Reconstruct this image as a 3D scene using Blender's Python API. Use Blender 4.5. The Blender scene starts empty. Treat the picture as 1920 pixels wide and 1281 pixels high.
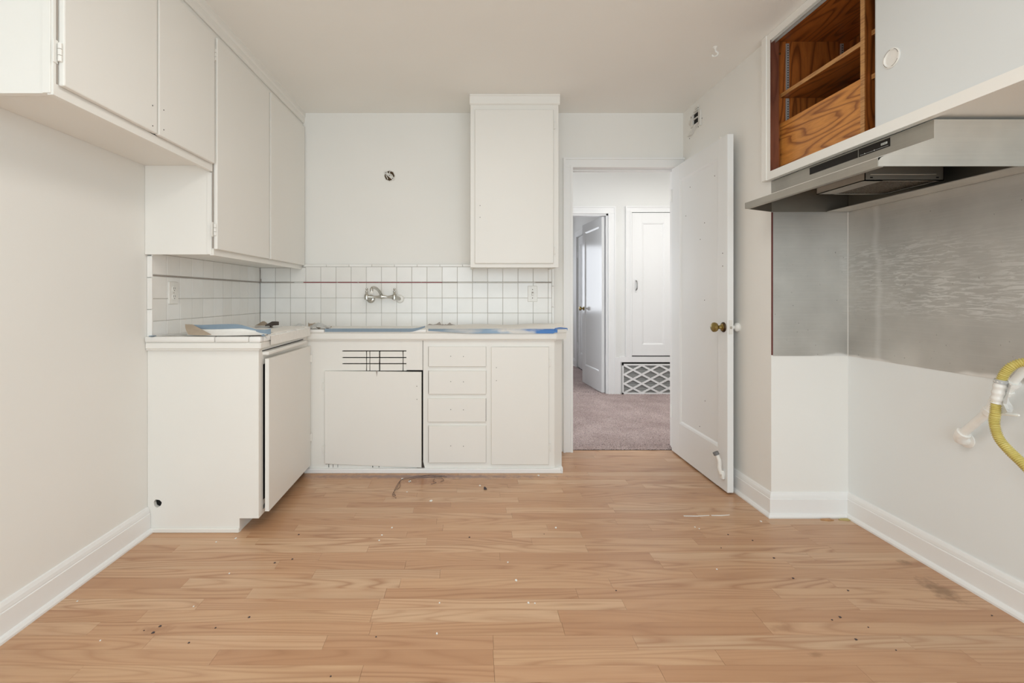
import bpy, bmesh, math, random
from mathutils import Vector, Matrix
random.seed(7)
PI = math.pi
S = bpy.context.scene
COL = S.collection

# ------------------------------------------------------------------ camera, world, daylight, exposure
F, CX, CY, EYE = 901.0, 883.0, 556.0, 1.119          # focal length (px), vanishing point, eye height
cam = bpy.data.cameras.new('camera')
cam.sensor_width = 36.0
cam.lens = 36.0 * F / 1920.0
cam.shift_x = (960.0 - CX) / 1920.0
cam.shift_y = -(640.5 - CY) / 1920.0
cam.clip_start = 0.02
camo = bpy.data.objects.new('camera', cam)
camo.location = (0, 0, EYE)
camo.rotation_euler = (PI / 2, 0, 0)
COL.objects.link(camo)
S.camera = camo

world = bpy.data.worlds.new('sky')
S.world = world
world.use_nodes = True
bg = world.node_tree.nodes['Background']
bg.inputs[0].default_value = (0.80, 0.88, 1.0, 1)
bg.inputs[1].default_value = 1.0

def area(name, loc, rot, sx, sy, watts, col):
    l = bpy.data.lights.new(name, 'AREA')
    l.shape = 'RECTANGLE'; l.size = sx; l.size_y = sy
    l.energy = watts; l.color = col
    o = bpy.data.objects.new(name, l)
    o.location = loc; o.rotation_euler = rot
    COL.objects.link(o)
    return o
# daylight entering by the kitchen window behind the camera, the hall window and the bedroom window
area('window_daylight', (0.25, -1.93, 1.28), (PI / 2 + 0.12, 0, 0), 3.0, 1.9, 55, (0.80, 0.945, 1.0))
area('ceiling_fill_light', (0.15, 1.15, 2.375), (0, 0, 0), 0.75, 0.75, 12.5, (1.0, 0.97, 0.925))      # added fill above the view to brighten side faces, no lamp known there
area('hall_daylight', (-0.93, 4.5, 1.45), (PI / 2, 0, -PI / 2), 1.5, 1.5, 15, (0.93, 0.98, 1.0))
area('hall_fill_light', (2.05, 4.30, 2.50), (0, 0, 0), 0.45, 0.45, 14, (1.0, 0.985, 0.95))  # unseen fill light added to brighten the hall and its carpet
area('bedroom_daylight', (0.65, 8.02, 1.42), (-PI / 2, 0, 0), 1.3, 1.1, 9, (0.95, 0.97, 1.0))
vs = S.view_settings
S.display_settings.display_device = 'sRGB'
vs.view_transform = 'Standard'
vs.look = 'None'
vs.gamma = 1.0
vs.use_curve_mapping = False
vs.exposure = 0.08
S.cycles.max_bounces = 10
S.cycles.diffuse_bounces = 7

# ------------------------------------------------------------------ helpers
def wx(px, Y): return (px - CX) * Y / F
def wz(py, Y): return EYE - (py - CY) * Y / F
def wy(px, X): return X * F / (px - CX)

def new_bm(): return bmesh.new()

def box(bm, x0, x1, y0, y1, z0, z1):
    v = [bm.verts.new(p) for p in ((x0,y0,z0),(x1,y0,z0),(x1,y1,z0),(x0,y1,z0),(x0,y0,z1),(x1,y0,z1),(x1,y1,z1),(x0,y1,z1))]
    for f in ((0,3,2,1),(4,5,6,7),(0,1,5,4),(1,2,6,5),(2,3,7,6),(3,0,4,7)):
        bm.faces.new([v[i] for i in f])
    return bm

def bevbox(bm, x0, x1, y0, y1, z0, z1, b=0.002, seg=1):
    t = bmesh.new(); box(t, x0, x1, y0, y1, z0, z1)
    bmesh.ops.bevel(t, geom=t.edges[:], offset=b, segments=seg, affect='EDGES', profile=0.5)
    merge(bm, t); return bm

def merge(bm, t):
    vm = {v: bm.verts.new(v.co) for v in t.verts}
    for f in t.faces:
        try: bm.faces.new([vm[v] for v in f.verts])
        except ValueError: pass
    t.free()

def prism(bm, pts, d0, d1, axis='y'):
    """polygon pts in the plane across axis, extruded from d0 to d1. axis y: (x,z); axis x: (y,z); axis z: (x,y)"""
    def P(p, d):
        if axis == 'y': return (p[0], d, p[1])
        if axis == 'x': return (d, p[0], p[1])
        return (p[0], p[1], d)
    a = [bm.verts.new(P(p, d0)) for p in pts]
    b = [bm.verts.new(P(p, d1)) for p in pts]
    n = len(pts)
    bm.faces.new(a); bm.faces.new(b[::-1])
    for i in range(n):
        bm.faces.new((a[i], b[i], b[(i+1) % n], a[(i+1) % n]))
    bmesh.ops.recalc_face_normals(bm, faces=bm.faces[:])
    return bm

def run(bm, prof, p0, p1, nrm, m0=0, m1=0):
    """extrude a profile [(distance from wall, z)] along the floor line p0 -> p1; nrm points into the room"""
    rows = []
    dr_ = Vector((p1[0]-p0[0], p1[1]-p0[1])).normalized()
    for p, m in ((p0, -m0), (p1, m1)):
        rows.append([bm.verts.new((p[0] + nrm[0]*d + dr_.x*m*d, p[1] + nrm[1]*d + dr_.y*m*d, z)) for d, z in prof])
    n = len(prof)
    for i in range(n):
        bm.faces.new((rows[0][i], rows[0][(i+1) % n], rows[1][(i+1) % n], rows[1][i]))
    bm.faces.new(rows[0]); bm.faces.new(rows[1][::-1])
    bmesh.ops.recalc_face_normals(bm, faces=bm.faces[:])
    return bm

def tube(bm, pts, r, n=10, cap=True):
    pts = [Vector(p) for p in pts]
    rs = r if isinstance(r, (list, tuple)) else [r] * len(pts)
    rings = []
    t0 = (pts[1] - pts[0]).normalized()
    up = Vector((0, 0, 1)) if abs(t0.z) < 0.9 else Vector((1, 0, 0))
    u = t0.cross(up).normalized()
    for i, p in enumerate(pts):
        if i == 0: t = t0
        elif i == len(pts)-1: t = (pts[i] - pts[i-1]).normalized()
        else: t = ((pts[i+1]-pts[i]).normalized() + (pts[i]-pts[i-1]).normalized()).normalized()
        u = (u - t * u.dot(t)).normalized()
        w = t.cross(u)
        rings.append([bm.verts.new(p + (u*math.cos(2*PI*k/n) + w*math.sin(2*PI*k/n)) * rs[i]) for k in range(n)])
    for a, b in zip(rings, rings[1:]):
        for k in range(n):
            bm.faces.new((a[k], a[(k+1) % n], b[(k+1) % n], b[k]))
    if cap:
        bm.faces.new(rings[0][::-1]); bm.faces.new(rings[-1])
    return bm

def lathe(bm, prof, c, axis, n=20):
    """profile [(radius, height along axis)]"""
    c = Vector(c); ax = Vector(axis).normalized()
    u = ax.orthogonal().normalized(); w = ax.cross(u)
    rings = []
    for r, h in prof:
        rings.append([bm.verts.new(c + ax*h + (u*math.cos(2*PI*k/n) + w*math.sin(2*PI*k/n))*max(r, 1e-4)) for k in range(n)])
    for a, b in zip(rings, rings[1:]):
        for k in range(n):
            bm.faces.new((a[k], a[(k+1) % n], b[(k+1) % n], b[k]))
    bm.faces.new(rings[0][::-1]); bm.faces.new(rings[-1])
    return bm

def spline(pts, k=6):
    """Catmull-Rom through points"""
    P = [Vector(p) for p in pts]
    P = [P[0]*2 - P[1]] + P + [P[-1]*2 - P[-2]]
    out = []
    for i in range(1, len(P)-2):
        for j in range(k):
            t = j / k
            a, b, c, d = P[i-1], P[i], P[i+1], P[i+2]
            out.append(0.5*((2*b) + (c-a)*t + (2*a-5*b+4*c-d)*t*t + (3*b-a-3*c+d)*t**3))
    out.append(P[-2].copy())
    return out

def plate_hole(bm, rect, y0, y1, cx, cz, r, n=22, wob=0.0):
    """plate in the xz plane with a round hole through it"""
    x0, x1, z0, z1 = rect
    angs = sorted([2*PI*k/n for k in range(n)] + [math.atan2(z-cz, x-cx) % (2*PI) for x in (x0, x1) for z in (z0, z1)])
    ring = []
    for a in angs:
        c, s = math.cos(a), math.sin(a)
        ts = []
        if c > 1e-9: ts.append((x1-cx)/c)
        if c < -1e-9: ts.append((x0-cx)/c)
        if s > 1e-9: ts.append((z1-cz)/s)
        if s < -1e-9: ts.append((z0-cz)/s)
        t = min(ts); rr = r*(1 + wob*math.sin(a*3+1) + wob*.6*math.sin(a*7))
        ring.append([bm.verts.new((cx+c*rr, y0, cz+s*rr)), bm.verts.new((cx+c*t, y0, cz+s*t)),
                     bm.verts.new((cx+c*rr, y1, cz+s*rr)), bm.verts.new((cx+c*t, y1, cz+s*t))])
    m = len(ring)
    for i in range(m):
        a, b = ring[i], ring[(i+1) % m]
        bm.faces.new((a[0], a[1], b[1], b[0])); bm.faces.new((a[2], b[2], b[3], a[3]))
        bm.faces.new((a[0], b[0], b[2], a[2])); bm.faces.new((a[1], a[3], b[3], b[1]))
    bmesh.ops.recalc_face_normals(bm, faces=bm.faces[:])
    return bm

def wpos(o):
    v = Vector((0, 0, 0))
    while o: v += o.location; o = o.parent
    return v

def link(name, me, parent=None, loc=None):
    o = bpy.data.objects.new(name, me)
    COL.objects.link(o)
    if parent: o.parent = parent
    if loc is not None: o.location = loc
    return o

def obj(name, bm, mat, parent=None, smooth=False, M=None, label=None, kind=None):
    """links a bmesh given in room coordinates as one mesh object, its origin at its own lowest centre"""
    if M is not None: bmesh.ops.transform(bm, matrix=M, verts=bm.verts[:])
    co = [v.co for v in bm.verts]
    lo = Vector((min(c.x for c in co), min(c.y for c in co), min(c.z for c in co)))
    hi = Vector((max(c.x for c in co), max(c.y for c in co), max(c.z for c in co)))
    org = Vector(((lo.x+hi.x)/2, (lo.y+hi.y)/2, lo.z))
    bmesh.ops.translate(bm, verts=bm.verts[:], vec=-org)
    me = bpy.data.meshes.new(name)
    bm.to_mesh(me); bm.free()
    me.materials.append(mat)
    if smooth:
        for p in me.polygons: p.use_smooth = True
        try: me.set_sharp_from_angle(angle=math.radians(40))
        except Exception: pass
    o = link(name, me, parent, org - (wpos(parent) if parent else Vector((0, 0, 0))))
    if label: o['label'] = label
    if kind: o['kind'] = kind
    return o

def B(name, mat, parent, *boxes, b=0.0, **kw):
    bm = new_bm()
    for x in boxes:
        if b: bevbox(bm, *x, b=b)
        else: box(bm, *x)
    return obj(name, bm, mat, parent, **kw)

def tag(o, label, cat, group=None, kind=None):
    o['label'] = label; o['category'] = cat
    if group: o['group'] = group
    if kind: o['kind'] = kind
    return o

def thing(name, label, cat, loc, group=None):
    o = bpy.data.objects.new(name, None)
    o.empty_display_size = 0.05
    o.location = loc; COL.objects.link(o)
    return tag(o, label, cat, group)

def struct(name, mat, *boxes, parent=None, b=0.0):
    o = B(name, mat, parent, *boxes, b=b)
    o['kind'] = 'structure'
    return o

# ------------------------------------------------------------------ materials
def mat_base(name):
    m = bpy.data.materials.new(name); m.use_nodes = True
    nt = m.node_tree
    return m, nt, nt.nodes['Principled BSDF']

def N(nt, typ, **kw):
    n = nt.nodes.new(typ)
    for k, v in kw.items():
        if hasattr(n, k): setattr(n, k, v)
        else: n.inputs[k.replace('_', ' ')].default_value = v
    return n

def ramp(nt, fac, stops):
    r = nt.nodes.new('ShaderNodeValToRGB')
    e = r.color_ramp.elements
    while len(e) < len(stops): e.new(0.5)
    for i, (p, c) in enumerate(stops):
        e[i].position = p
        e[i].color = (c, c, c, 1) if isinstance(c, (int, float)) else (*c, 1)
    nt.links.new(fac, r.inputs[0])
    return r.outputs[0]

def mixc(nt, fac, a, b, mode='MIX'):
    m = nt.nodes.new('ShaderNodeMix'); m.data_type = 'RGBA'; m.blend_type = mode
    for sock, v in ((m.inputs[0], fac), (m.inputs[6], a), (m.inputs[7], b)):
        if isinstance(v, (int, float)): sock.default_value = v
        elif isinstance(v, tuple): sock.default_value = (*v, 1) if len(v) == 3 else v
        else: nt.links.new(v, sock)
    return m.outputs[2]

def position(nt, scale=(1, 1, 1), offset=None):
    g = nt.nodes.new('ShaderNodeNewGeometry')
    m = nt.nodes.new('ShaderNodeMapping'); m.inputs['Scale'].default_value = scale
    nt.links.new(g.outputs['Position'], m.inputs['Vector'])
    if offset is not None: nt.links.new(offset, m.inputs['Location'])
    return m.outputs[0]

def noise(nt, vec, scale, detail=3.0, rough=0.5, dist=0.0):
    n = nt.nodes.new('ShaderNodeTexNoise')
    n.inputs['Scale'].default_value = scale; n.inputs['Detail'].default_value = detail
    n.inputs['Roughness'].default_value = rough; n.inputs['Distortion'].default_value = dist
    nt.links.new(vec, n.inputs['Vector'])
    return n.outputs[0]

def bump(nt, bsdf, h, strength=0.1, dist=0.002):
    b = nt.nodes.new('ShaderNodeBump')
    b.inputs['Strength'].default_value = strength; b.inputs['Distance'].default_value = dist
    nt.links.new(h, b.inputs['Height']); nt.links.new(b.outputs[0], bsdf.inputs['Normal'])

def paint(name, col, rough=0.55, bs=0.12, scale=60, dist=0.0015, vary=0.03):
    m, nt, p = mat_base(name)
    v = position(nt)
    n1 = noise(nt, v, 1.6, 2)
    c = mixc(nt, n1, tuple(x*(1-vary) for x in col), tuple(min(1, x*(1+vary)) for x in col))
    nt.links.new(c, p.inputs['Base Color'])
    p.inputs['Roughness'].default_value = rough
    bump(nt, p, noise(nt, v, scale, 3), bs, dist)
    return m

def plain(name, col, rough=0.5, metal=0.0, spec=0.5):
    m, nt, p = mat_base(name)
    v = position(nt)
    c = mixc(nt, noise(nt, v, 40, 2), tuple(x*0.94 for x in col), tuple(min(1, x*1.06) for x in col))
    nt.links.new(c, p.inputs['Base Color'])
    p.inputs['Roughness'].default_value = rough; p.inputs['Metallic'].default_value = metal
    p.inputs['Specular IOR Level'].default_value = spec
    return m

M = {}
M['wall'] = paint('wall_paint', (0.84, 0.825, 0.79), 0.6)
M['wall_cool_light'] = paint('range_wall_cool_light', (0.82, 0.845, 0.845), 0.55)  # wall paint cooled to offset warm floor bounce; light tone put into the colour
M['ceiling'] = paint('ceiling_paint', (0.89, 0.88, 0.845), 0.7)
M['cabinet'] = paint('cabinet_paint', (0.83, 0.81, 0.768), 0.42, 0.10, 35)
M['trim'] = paint('trim_paint', (0.86, 0.855, 0.845), 0.33, 0.08, 30)
M['hall'] = paint('hall_paint', (0.80, 0.80, 0.785), 0.6)
M['hall_trim'] = paint('hall_trim_paint', (0.85, 0.85, 0.85), 0.28, 0.06, 20)
M['gloss_door'] = paint('glossy_door_paint', (0.74, 0.745, 0.75), 0.16, 0.08, 9, 0.004)
M['kitchen_door'] = paint('kitchen_door_paint', (0.80, 0.805, 0.80), 0.35, 0.06, 20)
M['slider'] = paint('sliding_door_paint', (0.69, 0.71, 0.71), 0.35, 0.03, 20)
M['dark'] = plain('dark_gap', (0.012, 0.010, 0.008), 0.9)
M['brass'] = plain('aged_brass', (0.32, 0.235, 0.085), 0.33, 1.0)
M['dark_brass'] = plain('dark_bronze', (0.07, 0.045, 0.025), 0.4, 0.8)
M['chrome'] = plain('worn_chrome', (0.55, 0.54, 0.50), 0.22, 1.0)
M['dark_chrome'] = plain('dark_chrome', (0.30, 0.29, 0.28), 0.15, 1.0)
M['pipe'] = plain('glossy_white_pipe', (0.88, 0.865, 0.83), 0.3)
M['zinc'] = plain('zinc_strip', (0.62, 0.63, 0.62), 0.4, 0.6)
M['painted_metal'] = plain('painted_metal', (0.72, 0.70, 0.66), 0.4)
M['plastic'] = plain('white_plastic', (0.80, 0.78, 0.74), 0.3)
M['rubber'] = plain('grey_rubber', (0.18, 0.18, 0.18), 0.7)
M['black_glass'] = plain('black_panel', (0.010, 0.007, 0.005), 0.35, 0.0, 0.2)
M['badge'] = plain('pale_badge', (0.55, 0.55, 0.52), 0.4)
M['liner_red'] = plain('oxblood_liner', (0.26, 0.03, 0.035), 0.3)
M['liner_grey'] = plain('paint_smeared_liner', (0.36, 0.315, 0.28), 0.5)
M['liner_white'] = plain('painted_liner', (0.66, 0.64, 0.60), 0.5)
M['red_edge'] = plain('bare_red_edge', (0.13, 0.028, 0.022), 0.6)
M['grout'] = plain('old_grout', (0.46, 0.44, 0.41), 0.9)
M['kraft'] = plain('kraft_paper', (0.38, 0.305, 0.23), 0.8)
M['masking'] = plain('masking_paper', (0.85, 0.83, 0.79), 0.7)
M['tape_dull'] = plain('dusty_blue_tape', (0.215, 0.285, 0.355), 0.6)
M['tape_mid'] = plain('painted_blue_tape', (0.17, 0.27, 0.42), 0.6)
M['scrap_dark'] = plain('dark_scrap', (0.055, 0.042, 0.035), 0.7)
M['yellow'] = plain('yellow_hose', (0.62, 0.52, 0.17), 0.35)
M['chip'] = plain('white_paint_chip', (0.85, 0.84, 0.82), 0.6)
M['fibre'] = plain('dark_fibre', (0.06, 0.045, 0.05), 0.8)
M['filter'] = plain('greasy_filter', (0.09, 0.075, 0.055), 0.5, 0.4)
M['louver'] = plain('grey_louver', (0.44, 0.44, 0.43), 0.5)

def tile_mat():
    m, nt, p = mat_base('glazed_tile')
    oi = nt.nodes.new('ShaderNodeObjectInfo')
    c = ramp(nt, oi.outputs['Random'], [(0.0, (0.81, 0.79, 0.755)), (0.5, (0.85, 0.83, 0.80)), (1.0, (0.87, 0.86, 0.84))])
    v = position(nt)
    n = noise(nt, v, 14, 4)
    c = mixc(nt, ramp(nt, n, [(0.35, 0.0), (0.75, 0.10)]), c, (0.60, 0.58, 0.54))
    nt.links.new(c, p.inputs['Base Color'])
    p.inputs['Roughness'].default_value = 0.26
    bump(nt, p, noise(nt, v, 9, 2), 0.12, 0.004)
    return m
M['tile'] = tile_mat()

def wood_floor():
    m, nt, p = mat_base('oak_laminate')
    oi = nt.nodes.new('ShaderNodeObjectInfo')
    sc = nt.nodes.new('ShaderNodeVectorMath'); sc.operation = 'SCALE'
    cmb = nt.nodes.new('ShaderNodeCombineXYZ')
    for i in range(3): nt.links.new(oi.outputs['Random'], cmb.inputs[i])
    nt.links.new(cmb.outputs[0], sc.inputs[0]); sc.inputs['Scale'].default_value = 37.0
    off = sc.outputs[0]
    # cathedral grain: contour lines of a stretched smooth noise
    def contour(sx, sy, k, detail=1.0):
        n = noise(nt, position(nt, (sx, sy, 1), off), 1.0, detail, 0.4)
        a = nt.nodes.new('ShaderNodeMath'); a.operation = 'MULTIPLY'; nt.links.new(n, a.inputs[0]); a.inputs[1].default_value = k
        f = nt.nodes.new('ShaderNodeMath'); f.operation = 'FRACT'; nt.links.new(a.outputs[0], f.inputs[0])
        return f.outputs[0]
    rings = ramp(nt, contour(0.75, 9.0, 15.0), [(0.0, 0.95), (0.12, 0.45), (0.45, 0.0), (0.75, 0.15), (1.0, 1.0)])
    fine = noise(nt, position(nt, (4, 230, 1), off), 1.0, 4, 0.65)
    broad = noise(nt, position(nt, (1.1, 14, 1), off), 1.0, 2)
    tone = ramp(nt, oi.outputs['Random'], [(0.0, (0.47, 0.255, 0.137)), (0.3, (0.60, 0.375, 0.22)), (0.55, (0.52, 0.298, 0.168)), (0.8, (0.66, 0.445, 0.28)), (1.0, (0.53, 0.345, 0.215))])
    amt = nt.nodes.new('ShaderNodeMath'); amt.operation = 'MULTIPLY'
    nt.links.new(rings, amt.inputs[0]); nt.links.new(ramp(nt, noise(nt, position(nt, (0.5, 5, 1), off), 1.0, 1), [(0.35, 0.35), (0.65, 1.0)]), amt.inputs[1])
    c = mixc(nt, amt.outputs[0], tone, (0.36, 0.175, 0.085))
    c = mixc(nt, ramp(nt, broad, [(0.35, 0.0), (0.75, 0.5)]), c, (0.56, 0.31, 0.17))
    c = mixc(nt, ramp(nt, fine, [(0.48, 0.0), (0.75, 0.5)]), c, (0.42, 0.22, 0.115))
    # worn, water-stained patches: (centre x, y, radius x, radius y, colour, strength)
    pos = nt.nodes.new('ShaderNodeNewGeometry').outputs['Position']
    blot = noise(nt, position(nt, (1, 1, 1)), 26, 5, 0.65)
    for cx, cy, rx, ry, col, st in ((-0.34, 2.985, 1.1, 0.045, (0.22, 0.135, 0.12), 0.8), (-0.28, 2.90, 0.20, 0.06, (0.33, 0.14, 0.06), 0.7),
                                    (-1.06, 1.615, 0.08, 0.025, (0.34, 0.16, 0.075), 0.6), (1.79, 1.83, 0.06, 0.10, (0.24, 0.125, 0.055), 0.8),
                                    (1.82, 2.02, 0.035, 0.03, (0.24, 0.13, 0.06), 0.7), (1.05, 1.62, 0.07, 0.022, (0.34, 0.17, 0.08), 0.5), (1.08, 1.50, 0.03, 0.016, (0.28, 0.14, 0.06), 0.6)):
        mp = nt.nodes.new('ShaderNodeMapping'); mp.vector_type = 'TEXTURE'
        mp.inputs['Location'].default_value = (cx, cy, 0); mp.inputs['Scale'].default_value = (rx, ry, 1)
        nt.links.new(pos, mp.inputs['Vector'])
        ln = nt.nodes.new('ShaderNodeVectorMath'); ln.operation = 'LENGTH'
        nt.links.new(mp.outputs[0], ln.inputs[0])
        a = nt.nodes.new('ShaderNodeMath'); a.operation = 'MULTIPLY_ADD'
        nt.links.new(blot, a.inputs[0]); a.inputs[1].default_value = 2.0; nt.links.new(ln.outputs['Value'], a.inputs[2])
        mr = nt.nodes.new('ShaderNodeMapRange')
        nt.links.new(a.outputs[0], mr.inputs[0])
        mr.inputs[1].default_value = 1.25; mr.inputs[2].default_value = 1.9
        mr.inputs[3].default_value = st; mr.inputs[4].default_value = 0.0
        c = mixc(nt, mr.outputs[0], c, col)
    nt.links.new(c, p.inputs['Base Color'])
    p.inputs['Roughness'].default_value = 0.30
    p.inputs['Specular IOR Level'].default_value = 0.5
    bump(nt, p, fine, 0.06, 0.001)
    return m
M['oak'] = wood_floor()

def plywood(name, light, dark, sx=(1, 1, 1), k=14.0, mid=None):
    m, nt, p = mat_base(name)
    oi = nt.nodes.new('ShaderNodeObjectInfo')
    sc = nt.nodes.new('ShaderNodeVectorMath'); sc.operation = 'SCALE'
    cmb = nt.nodes.new('ShaderNodeCombineXYZ')
    for i in range(3): nt.links.new(oi.outputs['Random'], cmb.inputs[i])
    nt.links.new(cmb.outputs[0], sc.inputs[0]); sc.inputs['Scale'].default_value = 11.0
    v = position(nt, sx, sc.outputs[0])
    n = noise(nt, v, 1.0, 1.5, 0.45)
    a = nt.nodes.new('ShaderNodeMath'); a.operation = 'MULTIPLY'; nt.links.new(n, a.inputs[0]); a.inputs[1].default_value = k
    f = nt.nodes.new('ShaderNodeMath'); f.operation = 'FRACT'; nt.links.new(a.outputs[0], f.inputs[0])
    c = mixc(nt, ramp(nt, f.outputs[0], [(0.0, 0.9), (0.10, 0.30), (0.40, 0.0), (0.70, 0.12), (0.90, 0.7), (1.0, 0.9)]), light, dark)
    g = noise(nt, v, 14, 4, 0.6)
    c = mixc(nt, ramp(nt, g, [(0.45, 0.0), (0.8, 0.45)]), c, dark)
    nt.links.new(c, p.inputs['Base Color'])
    p.inputs['Roughness'].default_value = 0.33
    return m
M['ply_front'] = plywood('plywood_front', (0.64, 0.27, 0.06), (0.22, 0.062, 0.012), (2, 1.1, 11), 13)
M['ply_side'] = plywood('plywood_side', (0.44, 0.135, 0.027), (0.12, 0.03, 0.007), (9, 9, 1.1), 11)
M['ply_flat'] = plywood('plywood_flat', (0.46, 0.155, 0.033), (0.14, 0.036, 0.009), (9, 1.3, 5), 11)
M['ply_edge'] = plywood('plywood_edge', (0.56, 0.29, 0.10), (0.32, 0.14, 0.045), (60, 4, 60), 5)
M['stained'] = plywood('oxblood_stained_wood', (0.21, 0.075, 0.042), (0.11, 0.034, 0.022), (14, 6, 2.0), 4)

def steel(name, col, rough, panel=False):
    m, nt, p = mat_base(name)
    n1 = noise(nt, position(nt, (1.6, 1.6, 1.6)), 2.2, 4)
    base = mixc(nt, ramp(nt, n1, [(0.3, 0.0), (0.75, 1.0)]), tuple(x*0.82 for x in col), tuple(x*1.15 for x in col))
    streak = noise(nt, position(nt, (3, 3, 160)), 1.0, 4, 0.6)
    base = mixc(nt, ramp(nt, streak, [(0.45, 0.0), (0.78, 0.14)]), base, tuple(min(1, x*1.35) for x in col))
    g = nt.nodes.new('ShaderNodeNewGeometry')
    sep = nt.nodes.new('ShaderNodeSeparateXYZ'); nt.links.new(g.outputs['Position'], sep.inputs[0])
    if panel:
        # smeared polish marks in a middle band, white overspray along the bottom edge, grease specks
        sm = noise(nt, position(nt, (13, 13, 105)), 1.0, 5, 0.65, 0.8)
        smf = ramp(nt, sm, [(0.49, 0.0), (0.56, 0.62)])
        mr = nt.nodes.new('ShaderNodeMapRange'); mr.interpolation_type = 'SMOOTHSTEP'
        nt.links.new(sep.outputs[2], mr.inputs[0]); mr.inputs[1].default_value = 1.0; mr.inputs[2].default_value = 1.08
        mr2 = nt.nodes.new('ShaderNodeMapRange'); mr2.interpolation_type = 'SMOOTHSTEP'
        nt.links.new(sep.outputs[2], mr2.inputs[0]); mr2.inputs[1].default_value = 1.42; mr2.inputs[2].default_value = 1.3
        mr3 = nt.nodes.new('ShaderNodeMapRange'); mr3.interpolation_type = 'SMOOTHSTEP'
        nt.links.new(sep.outputs[0], mr3.inputs[0]); mr3.inputs[1].default_value = 1.86; mr3.inputs[2].default_value = 1.90
        big = ramp(nt, noise(nt, position(nt, (2.2, 2.2, 2.2)), 1.3, 2), [(0.38, 0.15), (0.62, 1.0)])
        f = smf
        for o in (mr.outputs[0], mr2.outputs[0], mr3.outputs[0], big):
            mm = nt.nodes.new('ShaderNodeMath'); mm.operation = 'MULTIPLY'
            nt.links.new(f, mm.inputs[0]); nt.links.new(o, mm.inputs[1]); f = mm.outputs[0]
        base = mixc(nt, f, base, (0.86, 0.85, 0.83))
        # one long wavering polish streak down the wall sheet
        wob = noise(nt, position(nt, (0.2, 0.2, 3.0)), 1.0, 2)
        t1 = nt.nodes.new('ShaderNodeMath'); t1.operation = 'MULTIPLY_ADD'
        nt.links.new(wob, t1.inputs[0]); t1.inputs[1].default_value = 0.16; nt.links.new(sep.outputs[1], t1.inputs[2])
        t2 = nt.nodes.new('ShaderNodeMath'); t2.operation = 'SUBTRACT'; nt.links.new(t1.outputs[0], t2.inputs[0]); t2.inputs[1].default_value = 2.345
        t3 = nt.nodes.new('ShaderNodeMath'); t3.operation = 'ABSOLUTE'; nt.links.new(t2.outputs[0], t3.inputs[0])
        sk = nt.nodes.new('ShaderNodeMapRange'); sk.interpolation_type = 'SMOOTHSTEP'
        nt.links.new(t3.outputs[0], sk.inputs[0]); sk.inputs[1].default_value = 0.0; sk.inputs[2].default_value = 0.028
        sk.inputs[3].default_value = 0.26; sk.inputs[4].default_value = 0.0
        t4 = nt.nodes.new('ShaderNodeMath'); t4.operation = 'MULTIPLY'
        nt.links.new(sk.outputs[0], t4.inputs[0]); nt.links.new(mr3.outputs[0], t4.inputs[1])
        base = mixc(nt, t4.outputs[0], base, (0.86, 0.85, 0.83))
        specks = ramp(nt, noise(nt, position(nt, (1, 1, 0.7)), 75, 2), [(0.73, 0.0), (0.78, 0.7)])
        base = mixc(nt, specks, base, (0.12, 0.11, 0.10))
        ov = noise(nt, position(nt, (5, 3, 0.4)), 1.0, 3)
        ma = nt.nodes.new('ShaderNodeMath'); ma.operation = 'MULTIPLY_ADD'
        nt.links.new(ov, ma.inputs[0]); ma.inputs[1].default_value = -0.13; nt.links.new(sep.outputs[2], ma.inputs[2])
        mr4 = nt.nodes.new('ShaderNodeMapRange'); mr4.interpolation_type = 'SMOOTHSTEP'
        nt.links.new(ma.outputs[0], mr4.inputs[0]); mr4.inputs[1].default_value = 0.736; mr4.inputs[2].default_value = 0.754
        mr4.inputs[3].default_value = 1.0; mr4.inputs[4].default_value = 0.0
        base = mixc(nt, mr4.outputs[0], base, (0.74, 0.725, 0.70))
        inv = nt.nodes.new('ShaderNodeMath'); inv.operation = 'MULTIPLY_ADD'
        nt.links.new(mr4.outputs[0], inv.inputs[0]); inv.inputs[1].default_value = -1.00; inv.inputs[2].default_value = 0.55
        nt.links.new(inv.outputs[0], p.inputs['Metallic'])
    else:
        p.inputs['Metallic'].default_value = 0.8
    nt.links.new(base, p.inputs['Base Color'])
    p.inputs['Roughness'].default_value = rough
    return m
M['steel_panel'] = steel('stained_steel_panel', (0.53, 0.512, 0.48), 0.40, True)
M['steel'] = steel('brushed_hood_steel', (0.74, 0.725, 0.68), 0.38)
M['steel_dull'] = steel('dull_hood_steel', (0.41, 0.385, 0.34), 0.42)
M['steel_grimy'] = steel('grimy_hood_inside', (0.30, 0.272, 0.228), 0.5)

def carpet_mat():
    m, nt, p = mat_base('pinkish_grey_carpet')
    v = position(nt)
    a = noise(nt, v, 3.2, 4, 0.6)
    b = noise(nt, v, 130, 3, 0.7)
    c = mixc(nt, ramp(nt, a, [(0.3, 0.0), (0.7, 1.0)]), (0.50, 0.395, 0.375), (0.70, 0.575, 0.555))
    c = mixc(nt, ramp(nt, b, [(0.42, 0.0), (0.62, 0.65)]), c, (0.20, 0.15, 0.145))
    nt.links.new(c, p.inputs['Base Color'])
    p.inputs['Roughness'].default_value = 0.95
    p.inputs['Specular IOR Level'].default_value = 0.1
    bump(nt, p, b, 0.8, 0.01)
    return m
M['carpet'] = carpet_mat()

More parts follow.
